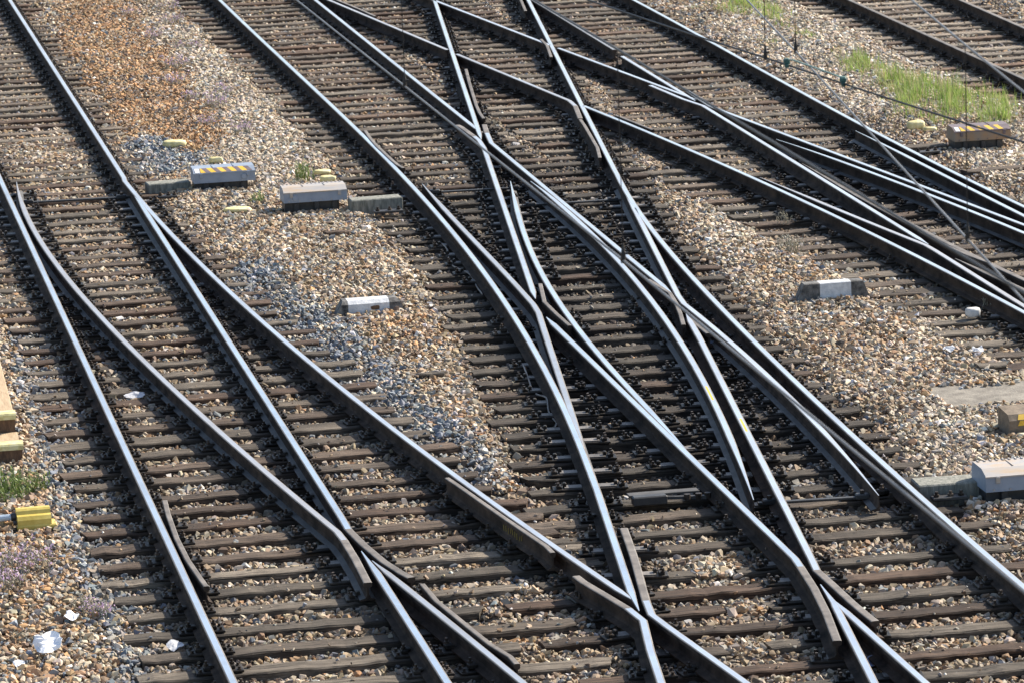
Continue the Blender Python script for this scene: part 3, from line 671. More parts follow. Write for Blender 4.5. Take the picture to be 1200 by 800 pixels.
def ground_mat():
    m, nt, b = new_mat('fine ballast and dust'); L = nt.links.new
    tc = nt.nodes.new('ShaderNodeTexCoord')
    vo = nt.nodes.new('ShaderNodeTexVoronoi'); vo.inputs['Scale'].default_value = 24; L(tc.outputs['Object'], vo.inputs['Vector'])
    rp = ramp(nt, [(0.0, (.10, .07, .05)), (.35, (.22, .17, .12)), (.6, (.15, .14, .13)), (.85, (.33, .28, .21)), (1, (.2, .12, .07))])
    sp = nt.nodes.new('ShaderNodeSeparateColor'); L(vo.outputs['Color'], sp.inputs[0]); L(sp.outputs[0], rp.inputs[0])
    nn = nt.nodes.new('ShaderNodeTexNoise'); nn.inputs['Scale'].default_value = .9; nn.inputs['Detail'].default_value = 5; L(tc.outputs['Object'], nn.inputs['Vector'])
    r2 = ramp(nt, [(.3, (.45, .42, .40)), (.7, (.85, .80, .72))]); L(nn.outputs['Fac'], r2.inputs[0])
    mx = nt.nodes.new('ShaderNodeMix'); mx.data_type = 'RGBA'; mx.blend_type = 'MULTIPLY'; mx.inputs[0].default_value = 1; L(rp.outputs[0], mx.inputs[6]); L(r2.outputs[0], mx.inputs[7])
    L(mx.outputs[2], b.inputs['Base Color']); b.inputs['Roughness'].default_value = .9
    bp = nt.nodes.new('ShaderNodeBump'); bp.inputs['Strength'].default_value = 1; bp.inputs['Distance'].default_value = .03; bp.invert = True
    L(vo.outputs['Distance'], bp.inputs['Height']); L(bp.outputs[0], b.inputs['Normal'])
    return m
me.materials.append(ground_mat()); go = bpy.data.objects.new('ground', me); COL.objects.link(go)
tag(go, 'stony ground of the railway yard under all the tracks', 'ground', kind='structure')

# ------------------------------------------------------------------ things standing on the ballast
KEEP = []     # footprints kept free of stones: (centre, half length, half depth, angle)
def keep(c, hl, hd, a): KEEP.append((np.array(c[:2]), hl, hd, a))
A0 = angL        # things stand parallel to the sleepers

def stripes(x0, x1, y0, z0, y1, z1, n):
    """slanted bands laid on the sloped lid face"""
    mb = MB(); w_ = (x1 - x0) / n
    for i in range(n):
        a, b = x0 + i * w_, x0 + (i + 1) * w_ - .001; sl = -w_ * .75
        q = [(min(max(a, x0), x1), y0, z0), (min(max(b, x0), x1), y0, z0), (min(max(b + sl, x0), x1), y1, z1), (min(max(a + sl, x0), x1), y1, z1)]
        mb.add(q, [(0, 1, 2, 3)], i % 2)
    return mb

def machine(px, py, label, lid, front, striped, knob_x, W=.77, D=.36, fh=.125, base_h=.09, bearer=None, bearer_label=None, white=False, zb=0.03, rz=None):
    c = at(px, py, 0); rz = A0 if rz is None else rz
    o = empty('point_machine', (c[0], c[1], zb), rz); tag(o, label, 'point machine')
    fy = -D / 2
    mb = MB()
    prof = [(fy, base_h), (fy, base_h + fh), (fy + .13, base_h + fh + .045), (D / 2 - .03, base_h + fh + .05), (D / 2, base_h + fh), (D / 2, base_h)]
    mb.extrude(prof, -W / 2, W / 2, 0)
    # lid faces get the bleached paint
    n = len(prof); mb.m = [0 if i in (0, 4, 5, 6, 7) else 1 for i in range(n + 2)]
    mb.m[3] = 1
    hs = mb.build('housing', [front, lid], o)
    sm = MB()
    for xx in (-W * .17, W * .17): sm.box((xx, .05, base_h + fh + .0500), (.008, D * .55, .008), 0)
    sm.box((0, fy - .004, base_h + fh - .004), (W + .012, .012, .012), 0)
    for i in range(15 if not striped else 0): sm.box((-W * .45 + W * .9 * i / 14, D / 2 - .05, base_h + fh + .052), (.012, .05, .012), 0)
    for xx in (-W * .38, W * .38):
        sm.box((xx, D / 2 - .012, base_h + fh + .02), (.07, .03, .03), 0, ch=.006)
        sm.box((xx, fy - .008, base_h + fh - .03), (.035, .02, .06), 0, ch=.004)
    for i in range(6):
        xx = -W * .42 + W * .84 * i / 5
        sm.tube([(xx, fy - .001, base_h + .02), (xx, fy - .009, base_h + .02)], .008, 6)
    sm.build('lid_rim', [M['machine_top'] if lid is M['machine_top'] else lid], hs)
    bs = MB(); bs.box((-W * .05, .02, base_h / 2 - .03), (W * .86, D * .8, base_h + .055), 0)
    for xx in (-W * .3, W * .02, W * .3): bs.box((xx, fy + .05, base_h / 2 - .02), (.06, .06, base_h + .035), 0, ch=.01)
    bs.build('base', M['dark_metal'], o)
    if striped:
        st = stripes(-W / 2 + .09, W / 2 - .03, fy + .006, base_h + fh + .0065, fy + .118, base_h + fh + .0445, 10).build('warning_stripes', [M['yellow'], M['stripe_dark']], hs)
    wl = MB(); wl.add([(-W / 2 + .02, fy + .01, base_h + fh + .0075), (-W / 2 + .08, fy + .01, base_h + fh + .0075), (-W / 2 + .08, fy + .115, base_h + fh + .0440), (-W / 2 + .02, fy + .115, base_h + fh + .0440)], [(0, 1, 2, 3)])
    if striped: wl.build('label_plate', M['white_paint'], hs)
    if knob_x is not None:
        kb = MB(); n_ = 16
        vs = [(knob_x + .035 * math.cos(2 * math.pi * i / n_), fy - .001, base_h + fh * .48 + .035 * math.sin(2 * math.pi * i / n_)) for i in range(n_)]
        vs += [(knob_x + .030 * math.cos(2 * math.pi * i / n_), fy - .018, base_h + fh * .48 + .030 * math.sin(2 * math.pi * i / n_)) for i in range(n_)]
        kb.add(vs, [(i, (i + 1) % n_, n_ + (i + 1) % n_, n_ + i) for i in range(n_)] + [tuple(range(n_, 2 * n_))]); kb.build('lock_cover', front, hs)
    keep(c, W / 2, D / 2 - .02, rz)
    return o

def bearer(px0, py0, px1, py1, label, h=.12, d=.24, z=0.0, mat=None):
    a, b = at(px0, py0, 0), at(px1, py1, 0); c = (a + b) / 2; L = math.dist(a[:2], b[:2]); an = math.atan2(b[1] - a[1], b[0] - a[0])
    mb = MB(); mb.box((0, 0, h / 2 - .06), (L, d, h + .12), 0, ch=.012)
    o = mb.build('machine_bearer', mat or M['concrete_green'], loc=(c[0], c[1], z), rz=an); tag(o, label, 'bearer')
    keep(c, L / 2, d / 2, an); return o
def point_rod(px0, py0, px1, py1, label, z=.02):
    a, b = at(px0, py0, z), at(px1, py1, z); c = (a + b) / 2; L = math.dist(a[:2], b[:2]); an = math.atan2(b[1] - a[1], b[0] - a[0])
    o = empty('point_rod', (c[0], c[1], z), an); tag(o, label, 'point rod')
    m1 = MB(); m1.box((0, 0, .03), (L, .10, .03), 0, ch=.006); m1.box((0, .09, .02), (L * .8, .035, .035), 0, ch=.006); m1.build('bar', M['dark_metal'], o)
    for xx in (-L * .36, L * .05, L * .36):
        m2 = MB(); m2.prism((xx, 0, .045), .026, .02, 6, 0); m2.prism((xx, 0, .065), .014, .025, 6, 0); m2.build('nut', M['bolt'], o)
    keep(c, L / 2, .1, an)

machine(262, 222, 'grey blue point machine box with yellow and black warning stripes, left track', M['machine_grey'], M['machine_grey'], True, .24)
bearer(172, 226, 222, 222, 'mossy concrete bearer between the left track and the striped grey box')
machine(368, 245, 'grey point machine box with a bleached rusty lid and no stripes', M['machine_top'], M['machine_grey'], False, -.25)
bearer(410, 248, 470, 243.5, 'pale streaked concrete bearer right of the unstriped grey machine box', h=.15)
machine(1147, 173, 'rusty point machine box with faded yellow and brown stripes beside the grass', M['stripe_dark'], M['machine_rust'], True, None, W=.74)
bearer(1052, 178, 1108, 174, 'low dark timber bearer left of the rusty striped machine box', h=.06, mat=M['timber'])['tone'] = 1.0
machine(1204, 581, 'grey point machine box with a ribbed bleached lid at the right edge', M['machine_top'], M['machine_grey'], False, None, W=.86, D=.42, fh=.135, base_h=.085)
bearer(1072, 584, 1143, 579, 'thick greenish concrete bearer left of the grey machine box at the right edge', h=.15, d=.3)
point_rod(1092, 588, 1132, 585, 'black bolted rod plate in front of the thick concrete bearer on the right', .03)
point_rod(185, 234, 208, 232.5, 'black bolted rod beside the mossy concrete bearer on the left')
point_rod(438, 252, 472, 249.5, 'black bolted rod in front of the pale streaked bearer')
point_rod(1072, 182.5, 1100, 180, 'black bolted rod plate in front of the low timber bearer')

# dark drive lever inside the lower half of the double slip
def drive():
    c = at(778, 590, .02); o = empty('drive_lever', (c[0], c[1], .03), A0); tag(o, 'dark flat drive lever with a pointed foot between the rails below the slip', 'lever')
    mb = MB(); mb.box((.02, .12, .06), (.62, .11, .02), 0, ch=.004); mb.build('plate', M['foot_steel'], o)
    m2 = MB(); m2.box((-.12, .03, .03), (.30, .10, .08), 0, ch=.01); m2.add([(.02, .06, .05), (.02, .0, .03), (.36, -.06, .02), (.36, -.02, .045)], [(0, 1, 2, 3)]); m2.box((.2, 0, .035), (.34, .04, .025), 0, rz=-.2); m2.build('lever_arm', M['dark_metal'], o)
    m3 = MB()
    for xx in (.2, .3, .38): m3.prism((xx, -.03, .02), .03, .05, 6, 0)
    m3.build('pivot_bolts', M['bolt'], o)
drive()
# stretcher bars tying the blades
def stretcher(p0, p1, label):
    a, b = at(*p0, .03), at(*p1, .03); mb = MB(); c = (a + b) / 2; L = math.dist(a[:2], b[:2]); an = math.atan2(b[1] - a[1], b[0] - a[0])
    mb.box((0, 0, .02), (L, .05, .022), 0, ch=.004)
    for xx in (-L / 2 + .1, L / 2 - .1): mb.box((xx, 0, .03), (.12, .08, .05), 0, ch=.01); mb.prism((xx, 0, .055), .02, .03, 6, 1)
    o = mb.build('stretcher_bar', [M['dark_metal'], M['bolt']], loc=(c[0], c[1], .03), rz=an); tag(o, label, 'stretcher bar')
stretcher((24, 240), (152, 233), 'dark stretcher bar between the blades of the left switch')
stretcher((888, 592), (1024, 584), 'dark stretcher bar at the open blades of the lower double slip')
stretcher((500, 228), (612, 222), 'dark stretcher bar between the blades of the upper double slip')
stretcher((612, 243), (728, 236), 'dark stretcher bar between the upper slip blade and the second straight rail')
stretcher((945, 205), (1004, 200), 'dark stretcher bar across the slip by the right edge')

# ---- clearance markers
def marker(px, py, label, Lb, Lt, h, d, wx0, wx1, chamfer):
    c = at(px, py, 0); o = empty('clearance_marker', (c[0], c[1], 0), A0); tag(o, label, 'marker post')
    def body(xa, xb, ta, tb, mat, name):
        mb = MB(); y0, y1 = -d / 2, d / 2; zc = h - chamfer
        vs = []
        for (xl, xt) in ((xa, ta), (xb, tb)):
            f = zc / h; xc = xl + (xt - xl) * f
            vs += [(xl, y0, -.06), (xc, y0 + .012, zc), (xt, y0 + .012 + chamfer * 1.6, h), (xt, y1 - .03, h), (xl, y1, -.06)]
        mb.add(vs, [(0, 1, 6, 5), (1, 2, 7, 6), (2, 3, 8, 7), (3, 4, 9, 8), (4, 0, 5, 9), (4, 3, 2, 1, 0), (5, 6, 7, 8, 9)]); mb.build(name, mat, o)
    body(-Lb / 2, wx0 - .001, -Lt / 2, wx0 - .001, M['black_paint'], 'black_end')
    body(wx0, wx1, wx0, wx1, M['white_paint'], 'white_band')
    body(wx1 + .001, Lb / 2, wx1 + .001, Lt / 2, M['black_paint'], 'black_end')
    keep(c, Lb / 2, d / 2, A0)
marker(433, 366, 'white clearance marker with black ends on the ballast between left and second track', .80, .58, .15, .24, -.24, .20, .035)
marker(975, 350, 'trapezoid clearance marker with white middle and worn black ends, right of the slip', .84, .64, .19, .18, -.15, .19, .008)

# ---- yellow junction box on the left
def junction():
    c = at(40, 617, 0); o = empty('junction_box', (c[0], c[1], 0), A0 + .03); tag(o, 'mustard yellow cable junction box on the stones at the left edge', 'junction box')
    m = MB(); m.box((.02, .0, .015), (.34, .19, .05), 0, ch=.01); m.build('base_flange', M['box_yellow'], o)
    m = MB(); prof = [(-.085, .04), (-.085, .085), (-.06, .115), (-.015, .12), (.0, .15), (.02, .165), (.075, .165), (.09, .13), (.09, .04)]
    m.extrude(prof, -.145, .145, 0); m.build('cover', M['box_yellow'], o)
    m = MB(); m.tube([(-.15, .02, .10), (-.19, .02, .10)], .035, 10); m.tube([(-.15, -.04, .06), (-.18, -.04, .06)], .02, 8); m.build('gland', M['dark_metal'], o)
    m = MB(); m.tube([(-.19, .02, .10), (-.28, .03, .095), (-.45, .05, .09), (-.8, .12, .06)], .028, 10); m.build('conduit', M['pipe_blue'], o)
    keep(c, .17, .1, A0)
junction()

# ---- wooden steps at the left edge
def steps():
    e = at(27, 541, 0); an = A0 - .02
    o = empty('wooden_steps', (e[0], e[1], 0), an); tag(o, 'brown wooden steps with pale yellow nosings at the left edge', 'steps')
    W = 1.1
    def st(y0, z, x1, depth):
        m = MB(); m.box((x1 - W / 2, y0 + .02, z / 2 - .03), (W, .04, z + .02), 0); m.build('riser', M['riser_wood'], o)
        m = MB(); m.extrude([(y0 - .022, z - .028), (y0 - .022, z + .012), (y0 - .008, z + .028), (y0 + .13, z + .028), (y0 + .13, z - .0)], x1 - W, x1 + .012, 0); m.build('nosing', M['pale_yellow'], o)
    st(0, .15, 0, .3); st(.62, .30, -.025, 1)
    m = MB(); m.box((-W / 2, .37, .125), (W - .02, .47, .05), 0); m.build('lower_tread', M['step_wood'], o)
    m = MB()
    for i in range(4): m.box((-.025 - .135 - i * .272, .62 + .13 + 1.5, .295), (.262, 3.0, .05), 0, ch=.006)
    m.build('deck', M['step_wood'], o)
    m = MB(); m.box((-.045, 2.1, .12), (.03, 2.9, .28), 0); m.build('side_board', M['riser_wood'], o)
    c = e[:2] + np.array([math.cos(an), math.sin(an)]) * (-W / 2) + np.array([-math.sin(an), math.cos(an)]) * 1.8
    keep(c, W / 2, 1.8, an)
steps()

# ---- slab, block, offcuts, painted stones
def slab():
    pts = [(1069, 460), (1100, 449), (1150, 446), (1215, 446), (1290, 452), (1290, 482), (1190, 480), (1140, 479), (1108, 476)]
    g = [at(x, y, .03)[:2] for x, y in pts]; c = np.mean(g, 0); n = len(g)
    m = MB(); m.add([(p[0] - c[0], p[1] - c[1], .032) for p in g] + [(p[0] - c[0], p[1] - c[1], -.08) for p in g], [tuple(range(n))] + [(i, n + i, n + (i + 1) % n, (i + 1) % n) for i in range(n)] + [tuple(range(2 * n - 1, n - 1, -1))])
    o = m.build('concrete_slab', M['concrete'], loc=(c[0], c[1], 0)); tag(o, 'flat grey concrete slab sunk in the stones at the right edge', 'slab')
    keep(at(1205, 463), .88, .36, A0); keep(at(1110, 461), .14, .18, A0)
slab()
def block():
    c = at(1202, 506, 0); o = empty('concrete_block', (c[0], c[1], 0), A0); tag(o, 'brown block with flaking yellow paint on its edge beside the concrete slab', 'block')
    m = MB(); m.extrude([(-.15, -.05), (-.15, .15), (-.10, .20), (.2, .22), (.2, -.05)], -.2, .4, 0); m.build('body', M['block_brown'], o)
    m = MB(); m.add([(-.12, -.153, .10), (.1, -.153, .11), (.12, -.1535, .148), (-.10, -.1535, .15)], [(0, 1, 2, 3)]); m.add([(-.12, -.147, .1555), (.1, -.147, .1555), (.06, -.105, .1975), (-.1, -.105, .1975)], [(0, 1, 2, 3)]); m.build('paint_patch', M['yellow'], o)
    keep(c, .3, .17, A0)
block()
def plank(px, py, L, W, H, an, label, mat='timber', z=0.02, tone=1.0, name='timber_offcut', cat='timber'):
    c = at(px, py, z); o = timber_mesh(L, W, H, int(px * 7 + py)).build(name, M[mat], loc=(c[0], c[1], z + .02), rz=A0 + an); tag(o, label, cat); o['tone'] = tone; return o
plank(1162, 428, .30, .20, .06, -.05, 'short rusty brown timber offcut on the stones above the concrete slab', z=.05)
plank(507, 438, .26, .10, .05, -.1, 'small dark timber offcut on grey stones between left and second track', z=.03, tone=.8)
plank(396, 273, .30, .13, .05, 0, 'small brown plank on the stones below the unstriped machine box', z=.03, tone=1.2)
plank(1165, 199, .8, .2, .08, .05, 'loose grey timber on the stones below the rusty striped box', z=.02, tone=1.1)

def stone_thing(px, py, sx, sy, sz, mat, label, name='painted_stone', cat='painted stone', an=0.0, seed=1, z=.0):
    import bmesh
    c = at(px, py, 0); rr = random.Random(seed); bm = bmesh.new(); bmesh.ops.create_icosphere(bm, subdivisions=3, radius=1)
    for v in bm.verts:
        p = v.co.copy(); p = Vector([math.copysign(abs(t) ** .55, t) for t in p]); p.x = max(-1, min(1, p.x))
        f = 1 + rr.uniform(-.03, .03) + .12 * math.sin(p.x * 2.3 + seed) * math.cos(p.y * 2.9 + seed * 1.7); v.co = Vector((p.x * sx / 2 * f, p.y * sy / 2 * f, p.z * sz / 2 * f))
    me = bpy.data.meshes.new(name); bm.to_mesh(me); bm.free(); me.materials.append(M[mat]); me.polygons.foreach_set('use_smooth', [True] * len(me.polygons))
    o = bpy.data.objects.new(name, me); COL.objects.link(o); o.location = (c[0], c[1], sz / 2 + z); o.rotation_euler = (rr.uniform(-.06, .06), rr.uniform(-.06, .06), A0 + an); tag(o, label, cat); return o
stone_thing(204, 174, .30, .18, .10, 'pale_yellow', 'pale yellow painted stone above left of the striped grey box', seed=2, z=.01)
stone_thing(253, 194, .17, .12, .08, 'pale_yellow', 'small pale yellow stone just behind the striped grey box', seed=3, z=.03)
stone_thing(279, 250, .34, .16, .05, 'pale_yellow', 'long flat yellowish stone below the striped grey box', seed=4, z=.02, an=.1)
stone_thing(384, 216, .20, .14, .08, 'pale_yellow', 'pale yellow stone just behind the unstriped machine box', seed=5, z=.03)
stone_thing(378, 205.5, .22, .14, .05, 'pale_yellow', 'flat cream stone farther behind the unstriped machine box', seed=6, z=.02)
stone_thing(1073, 153, .24, .16, .13, 'pale_yellow', 'large pale yellow block stone left of the rusty striped box', seed=7)
stone_thing(1090, 156, .18, .12, .07, 'pale_yellow', 'small bright yellow stone touching the rusty striped box', seed=8, z=.01)
stone_thing(1140, 374, .15, .12, .10, 'white_stone', 'white lump of stone on a sleeper below the right hand slip', seed=9, name='white_stone', cat='stone', z=.02)
stone_thing(439, 367, .14, .1, .07, 'riser_wood', 'reddish stone in front of the white clearance marker', seed=10, name='red_stone', cat='stone', z=.03)
stone_thing(185, 344, .09, .08, .07, 'concrete', 'round grey stone beside the bright blade of the left switch', seed=12, name='round_stone', cat='stone')
stone_thing(246, 395, .10, .09, .08, 'concrete', 'round grey stone in the middle of the left switch', seed=13, name='round_stone', cat='stone')

def litter(px, py, r, mat, label, seed, squash=.3, z=.05, name='paper_scrap', cat='litter', ax=1.0, tilt=.25):
    import bmesh
    c = at(px, py, z); rr = random.Random(seed); bm = bmesh.new(); n = 7
    bmesh.ops.create_grid(bm, x_segments=n, y_segments=n, size=1)
    for v in bm.verts:
        q = max(abs(v.co.x), abs(v.co.y)); k_ = (math.hypot(v.co.x, v.co.y) or 1)
        f = q / k_ * (1 + rr.uniform(-.07, .07)); v.co = Vector((v.co.x * f * r * ax, v.co.y * f * r * (1 + .25 * math.sin(v.co.x * 3 + seed)), (.5 + .5 * math.sin(v.co.x * 2.6 + seed) * math.cos(v.co.y * 2.2 + seed * 2) + rr.uniform(-.15, .15)) * squash * r * .8))
    me = bpy.data.meshes.new(name); bm.to_mesh(me); bm.free(); me.materials.append(M[mat])
    o = bpy.data.objects.new(name, me); COL.objects.link(o); o.location = tuple(c); o.rotation_euler = (tilt, 0, rr.uniform(-.4, .4)); tag(o, label, cat)
    sm = o.modifiers.new('thick', 'SOLIDIFY'); sm.thickness = .003
litter(57, 756, .115, 'paper', 'large crumpled white paper on orange stones at the lower left', 1, .7, .07, ax=1.0, tilt=.5)
litter(84, 722, .06, 'paper', 'small white paper by the purple weed at the lower left', 2, .5)
litter(22, 777, .045, 'paper', 'tiny white paper scrap near the lower left corner', 3, .5)
litter(158, 463, .075, 'dirty_paper', 'white rag between the rails of the left switch', 4, .3, .0, ax=1.4)
litter(1146, 410, .06, 'dirty_paper', 'white plastic shred on the stones above the concrete slab', 5, .5)
litter(1112, 409, .06, 'dirty_paper', 'white plastic shred left of the other one above the slab', 6, .5)
litter(840, 406, .08, 'plastic_blue', 'blue plastic scrap between the rails of the slip', 7, .7, .0)
litter(1022, 776, .06, 'plastic_blue', 'blue scrap in the lower acute crossing near the bottom edge', 8, .6, .0)
litter(205, 756, .07, 'dirty_paper', 'pale grey rag beside the leftmost rail near the bottom', 9, .3, .0)

def cable(pts, label):
    Q = [at(x, y, .03) for x, y in pts]; P = []
    for i in range(len(Q) - 1):
        a, b, c_, d = Q[max(i - 1, 0)], Q[i], Q[i + 1], Q[min(i + 2, len(Q) - 1)]
        for t in (0, .25, .5, .75): P.append(.5 * ((2 * b) + (c_ - a) * t + (2 * a - 5 * b + 4 * c_ - d) * t * t + (3 * b - a - 3 * c_ + d) * t ** 3))
    m = MB(); m.tube([(p[0] - P[0][0], p[1] - P[0][1], .02 + .02 * math.sin(i * .6)) for i, p in enumerate(P)], .008, 6)
    o = m.build('cable', M['cable'], loc=(P[0][0], P[0][1], .0)); tag(o, label, 'cable')
cable([(514, 283), (524, 293), (527, 305), (538, 316), (552, 322), (560, 336), (566, 348)], 'thin dusty cable snaking beside the curved left rail of the slip')
cable([(612, 425), (618, 440), (626, 456), (640, 466), (643, 480), (652, 492), (650, 503)], 'thin dusty cable beside the rails above the middle switch')

# paint marks on rails
def mark(rtxt, y0, y1, mat='yellow'):
    r = rail_by(rtxt); P = r['P']; pj = [proj(p[0], p[1], ZR)[1] for p in P]
    o = np.argsort(pj); ysort = np.array(pj)[o]; Ps = P[o]
    q = [np.array([np.interp(t, ysort, Ps[:, 0]), np.interp(t, ysort, Ps[:, 1])]) for t in np.linspace(y0, y1, 5)]
    m = MB(); zt = .020 + r['dz'] + .1502; b = r['ob'].location
    for a, c in zip(q[:-1], q[1:]):
        d = (c - a) / np.linalg.norm(c - a); n = np.array([d[1], -d[0]]) * .010
        m.add([(*(a - n - b.xy), zt), (*(a + n - b.xy), zt), (*(c + n - b.xy), zt), (*(c - n - b.xy), zt)], [(0, 1, 2, 3)])
    m.build('paint_mark', M[mat], r['ob'])
mark(', yellow paint on its lower end', 452, 468)
mark('with yellow paint from the right obtuse', 490, 505)
# yellow chalk scribble on the tall check rail
def chalk():
    r = rail_by('yellow chalk marks'); P = r['P']; b = r['ob'].location; m = MB()
    a, c = P[int(len(P) * .55)], P[int(len(P) * .75)]; d = (c - a) / np.linalg.norm(c - a); n = np.array([d[1], -d[0]])
    n = n if n[0] < 0 else -n
    rr = random.Random(4)
    for i in range(9):
        u = .05 + i * .055; x0, z0 = u, .09 + rr.uniform(0, .02); x1, z1 = u + rr.uniform(-.01, .03), z0 + .05
        off = .014
        pa = a + d * x0 + n * off; pb = a + d * x1 + n * off
        m.tube([(pa[0] - b.x, pa[1] - b.y, z0), (pb[0] - b.x, pb[1] - b.y, z1)], .004, 4)
    m.build('chalk_writing', M['chalk'], r['ob'])
chalk()

# ------------------------------------------------------------------ ballast stones
NEAR_ = []
def footprint():
    a = at(-60, -30), at(1260, -30), at(-45, 850), at(1245, 850)
    return a
a = footprint(); y0, y1 = min(a[2][1], a[3][1]), max(a[0][1], a[1][1])
cell = .040
NY = int((y1 - y0) / cell); rows_x = []; rows_y = []
for j in range(NY):
    yy = y0 + j * cell; f = (yy - a[2][1]) / (a[0][1] - a[2][1])
    xl = a[2][0] + (a[0][0] - a[2][0]) * f - .25; xr = a[3][0] + (a[1][0] - a[3][0]) * f + .25
    n = int((xr - xl) / cell); q = xl + np.arange(n) * cell
    rows_x.append(q + rng.uniform(-.5, .5, n) * cell * 1.3); rows_y.append(yy + rng.uniform(-.5, .5, n) * cell * 1.3)
bx = np.concatenate(rows_x); by = np.concatenate(rows_y)
N = len(bx)
px, py = proj(bx, by)
bz = bed(bx, by)
s_ = bx * uL[0] + by * uL[1]; v_ = bx * vL[0] + by * vL[1]
size = np.clip(rng.lognormal(math.log(.0230), .36, N), .010, .048)      # half size
# free the timber tops
on = np.zeros(N, bool)
for (s, v0, v1, hw, c, rot, st, yy) in rects:
    m = np.abs(s_ - s) < hw + .14
    ii = np.nonzero(m)[0]
    if not len(ii): continue
    dx, dy = bx[ii] - c[0], by[ii] - c[1]; u = dx * math.cos(rot) + dy * math.sin(rot); t = -dx * math.sin(rot) + dy * math.cos(rot); hl = (v1 - v0) / 2
    hit = (np.abs(t) < hw + size[ii] * .45) & (np.abs(u) < hl + .0)
    # sleeper ends lie buried where the bed is higher than the timber, unevenly
    endcover = (hl - np.abs(u) < .16 * vnoise(bx[ii] * 6, by[ii] * 6) + .02) & (bz[ii] > -.035)
    high = bz[ii] > -.012
    on[ii[hit & ~endcover & ~high]] = True
lone = on & (rng.random(N) < .032)
keepmask = ~on | lone
bz = np.where(lone, .0, bz)
size = np.where(lone, size * .6, size)
for (c, hl, hd, an) in KEEP:
    dx, dy = bx - c[0], by - c[1]; u = dx * math.cos(an) + dy * math.sin(an); t = -dx * math.sin(an) + dy * math.cos(an)
    keepmask &= ~((np.abs(u) < hl) & (np.abs(t) < hd))
# distance to the nearest running rail
dr = np.full(N, 9.0)
for r in RAILS:
    P = r['P'][::2] if len(r['P']) > 6 else r['P']
    if tuple(P[-1]) != tuple(r['P'][-1]): P = np.vstack([P, r['P'][-1]])
    for A_, B_ in zip(P[:-1], P[1:]):
        lo = np.minimum(A_, B_) - .5; hi = np.maximum(A_, B_) + .5
        ii = np.nonzero((by > lo[1]) & (by < hi[1]) & (bx > lo[0]) & (bx < hi[0]))[0]
        if not len(ii): continue
        d = B_ - A_; l2 = d @ d; t = np.clip(((bx[ii] - A_[0]) * d[0] + (by[ii] - A_[1]) * d[1]) / l2, 0, 1)
        dd = np.hypot(bx[ii] - A_[0] - t * d[0], by[ii] - A_[1] - t * d[1]); dr[ii] = np.minimum(dr[ii], dd)
# colours of the stone deliveries
PAL = np.array([(.385, .285, .178), (.55, .455, .335), (.335, .205, .105), (.185, .205, .225), (.29, .265, .23), (.185, .125, .082), (.060, .050, .042), (.68, .65, .59), (.48, .265, .115)])
base = np.array([.37, .21, .10, .04, .14, .09, .015, .02, .015])
Wt = np.tile(base, (N, 1))
def zone(wt, mask): 
    global Wt
    mask = np.clip(mask, 0, 1)[:, None]; Wt = Wt * (1 - mask) + np.array(wt) * mask
nz = vnoise(bx * 1.1, by * .7) - .5; nz2 = vnoise(bx * 2.3 + 7, by * 1.6 + 3) - .5
def Z(*bl): return np.clip((sum(blob(px, py, *b) for b in bl) + nz * .35 + nz2 * .2 - .32) * 3, 0, 1)
ORANGE = [.14, .05, .36, .02, .04, .10, .02, .01, .26]
CREAM = [.25, .46, .04, .02, .12, .03, .01, .07, 0]
BLUE = [.06, .10, .02, .50, .24, .02, .02, .04, 0]
BROWN = [.24, .05, .28, .02, .06, .20, .03, .01, .11]
zone(CREAM, Z((240, 110, 60, 120, -.6), (330, 170, 60, 50)))
zone(ORANGE, Z((110, 15, 50, 50), (145, 75, 48, 60, -.5), (185, 125, 55, 50), (220, 160, 55, 20)))
zone(BLUE, Z((175, 175, 36, 18), (205, 190, 40, 12)))
zone(BLUE, Z((300, 330, 40, 28), (350, 385, 55, 35, .6), (410, 425, 60, 35, .6), (470, 480, 60, 28, .6), (540, 530, 60, 30, .6)))
zone(BROWN, Z((480, 388, 60, 18))); zone([.34, .14, .16, .03, .12, .16, .02, .01, .02], Z((1000, 400, 70, 35), (860, 300, 30, 30)))
zone([.10, .14, .02, .40, .28, .02, .02, .02, 0], Z((35, 430, 30, 50), (70, 520, 32, 55), (100, 600, 28, 60), (135, 690, 28, 70), (160, 790, 30, 60)))
zone([.26, .14, .22, .08, .10, .10, .02, .02, .06], Z((20, 660, 50, 60), (50, 740, 60, 60), (20, 800, 60, 50)))
zone(CREAM, Z((1010, 80, 160, 70), (930, 30, 80, 50), (1180, 170, 60, 40), (860, 270, 40, 60), (1100, 520, 80, 60), (1120, 380, 60, 30)))
Wt /= Wt.sum(1, keepdims=True)
cum = np.cumsum(Wt, 1); pick = (rng.random(N)[:, None] > cum).sum(1).clip(0, len(PAL) - 1)
colr = PAL[pick] * (rng.uniform(.72, 1.2, N) * (1 + .45 * nz2))[:, None] * rng.uniform(.95, 1.05, (N, 3))
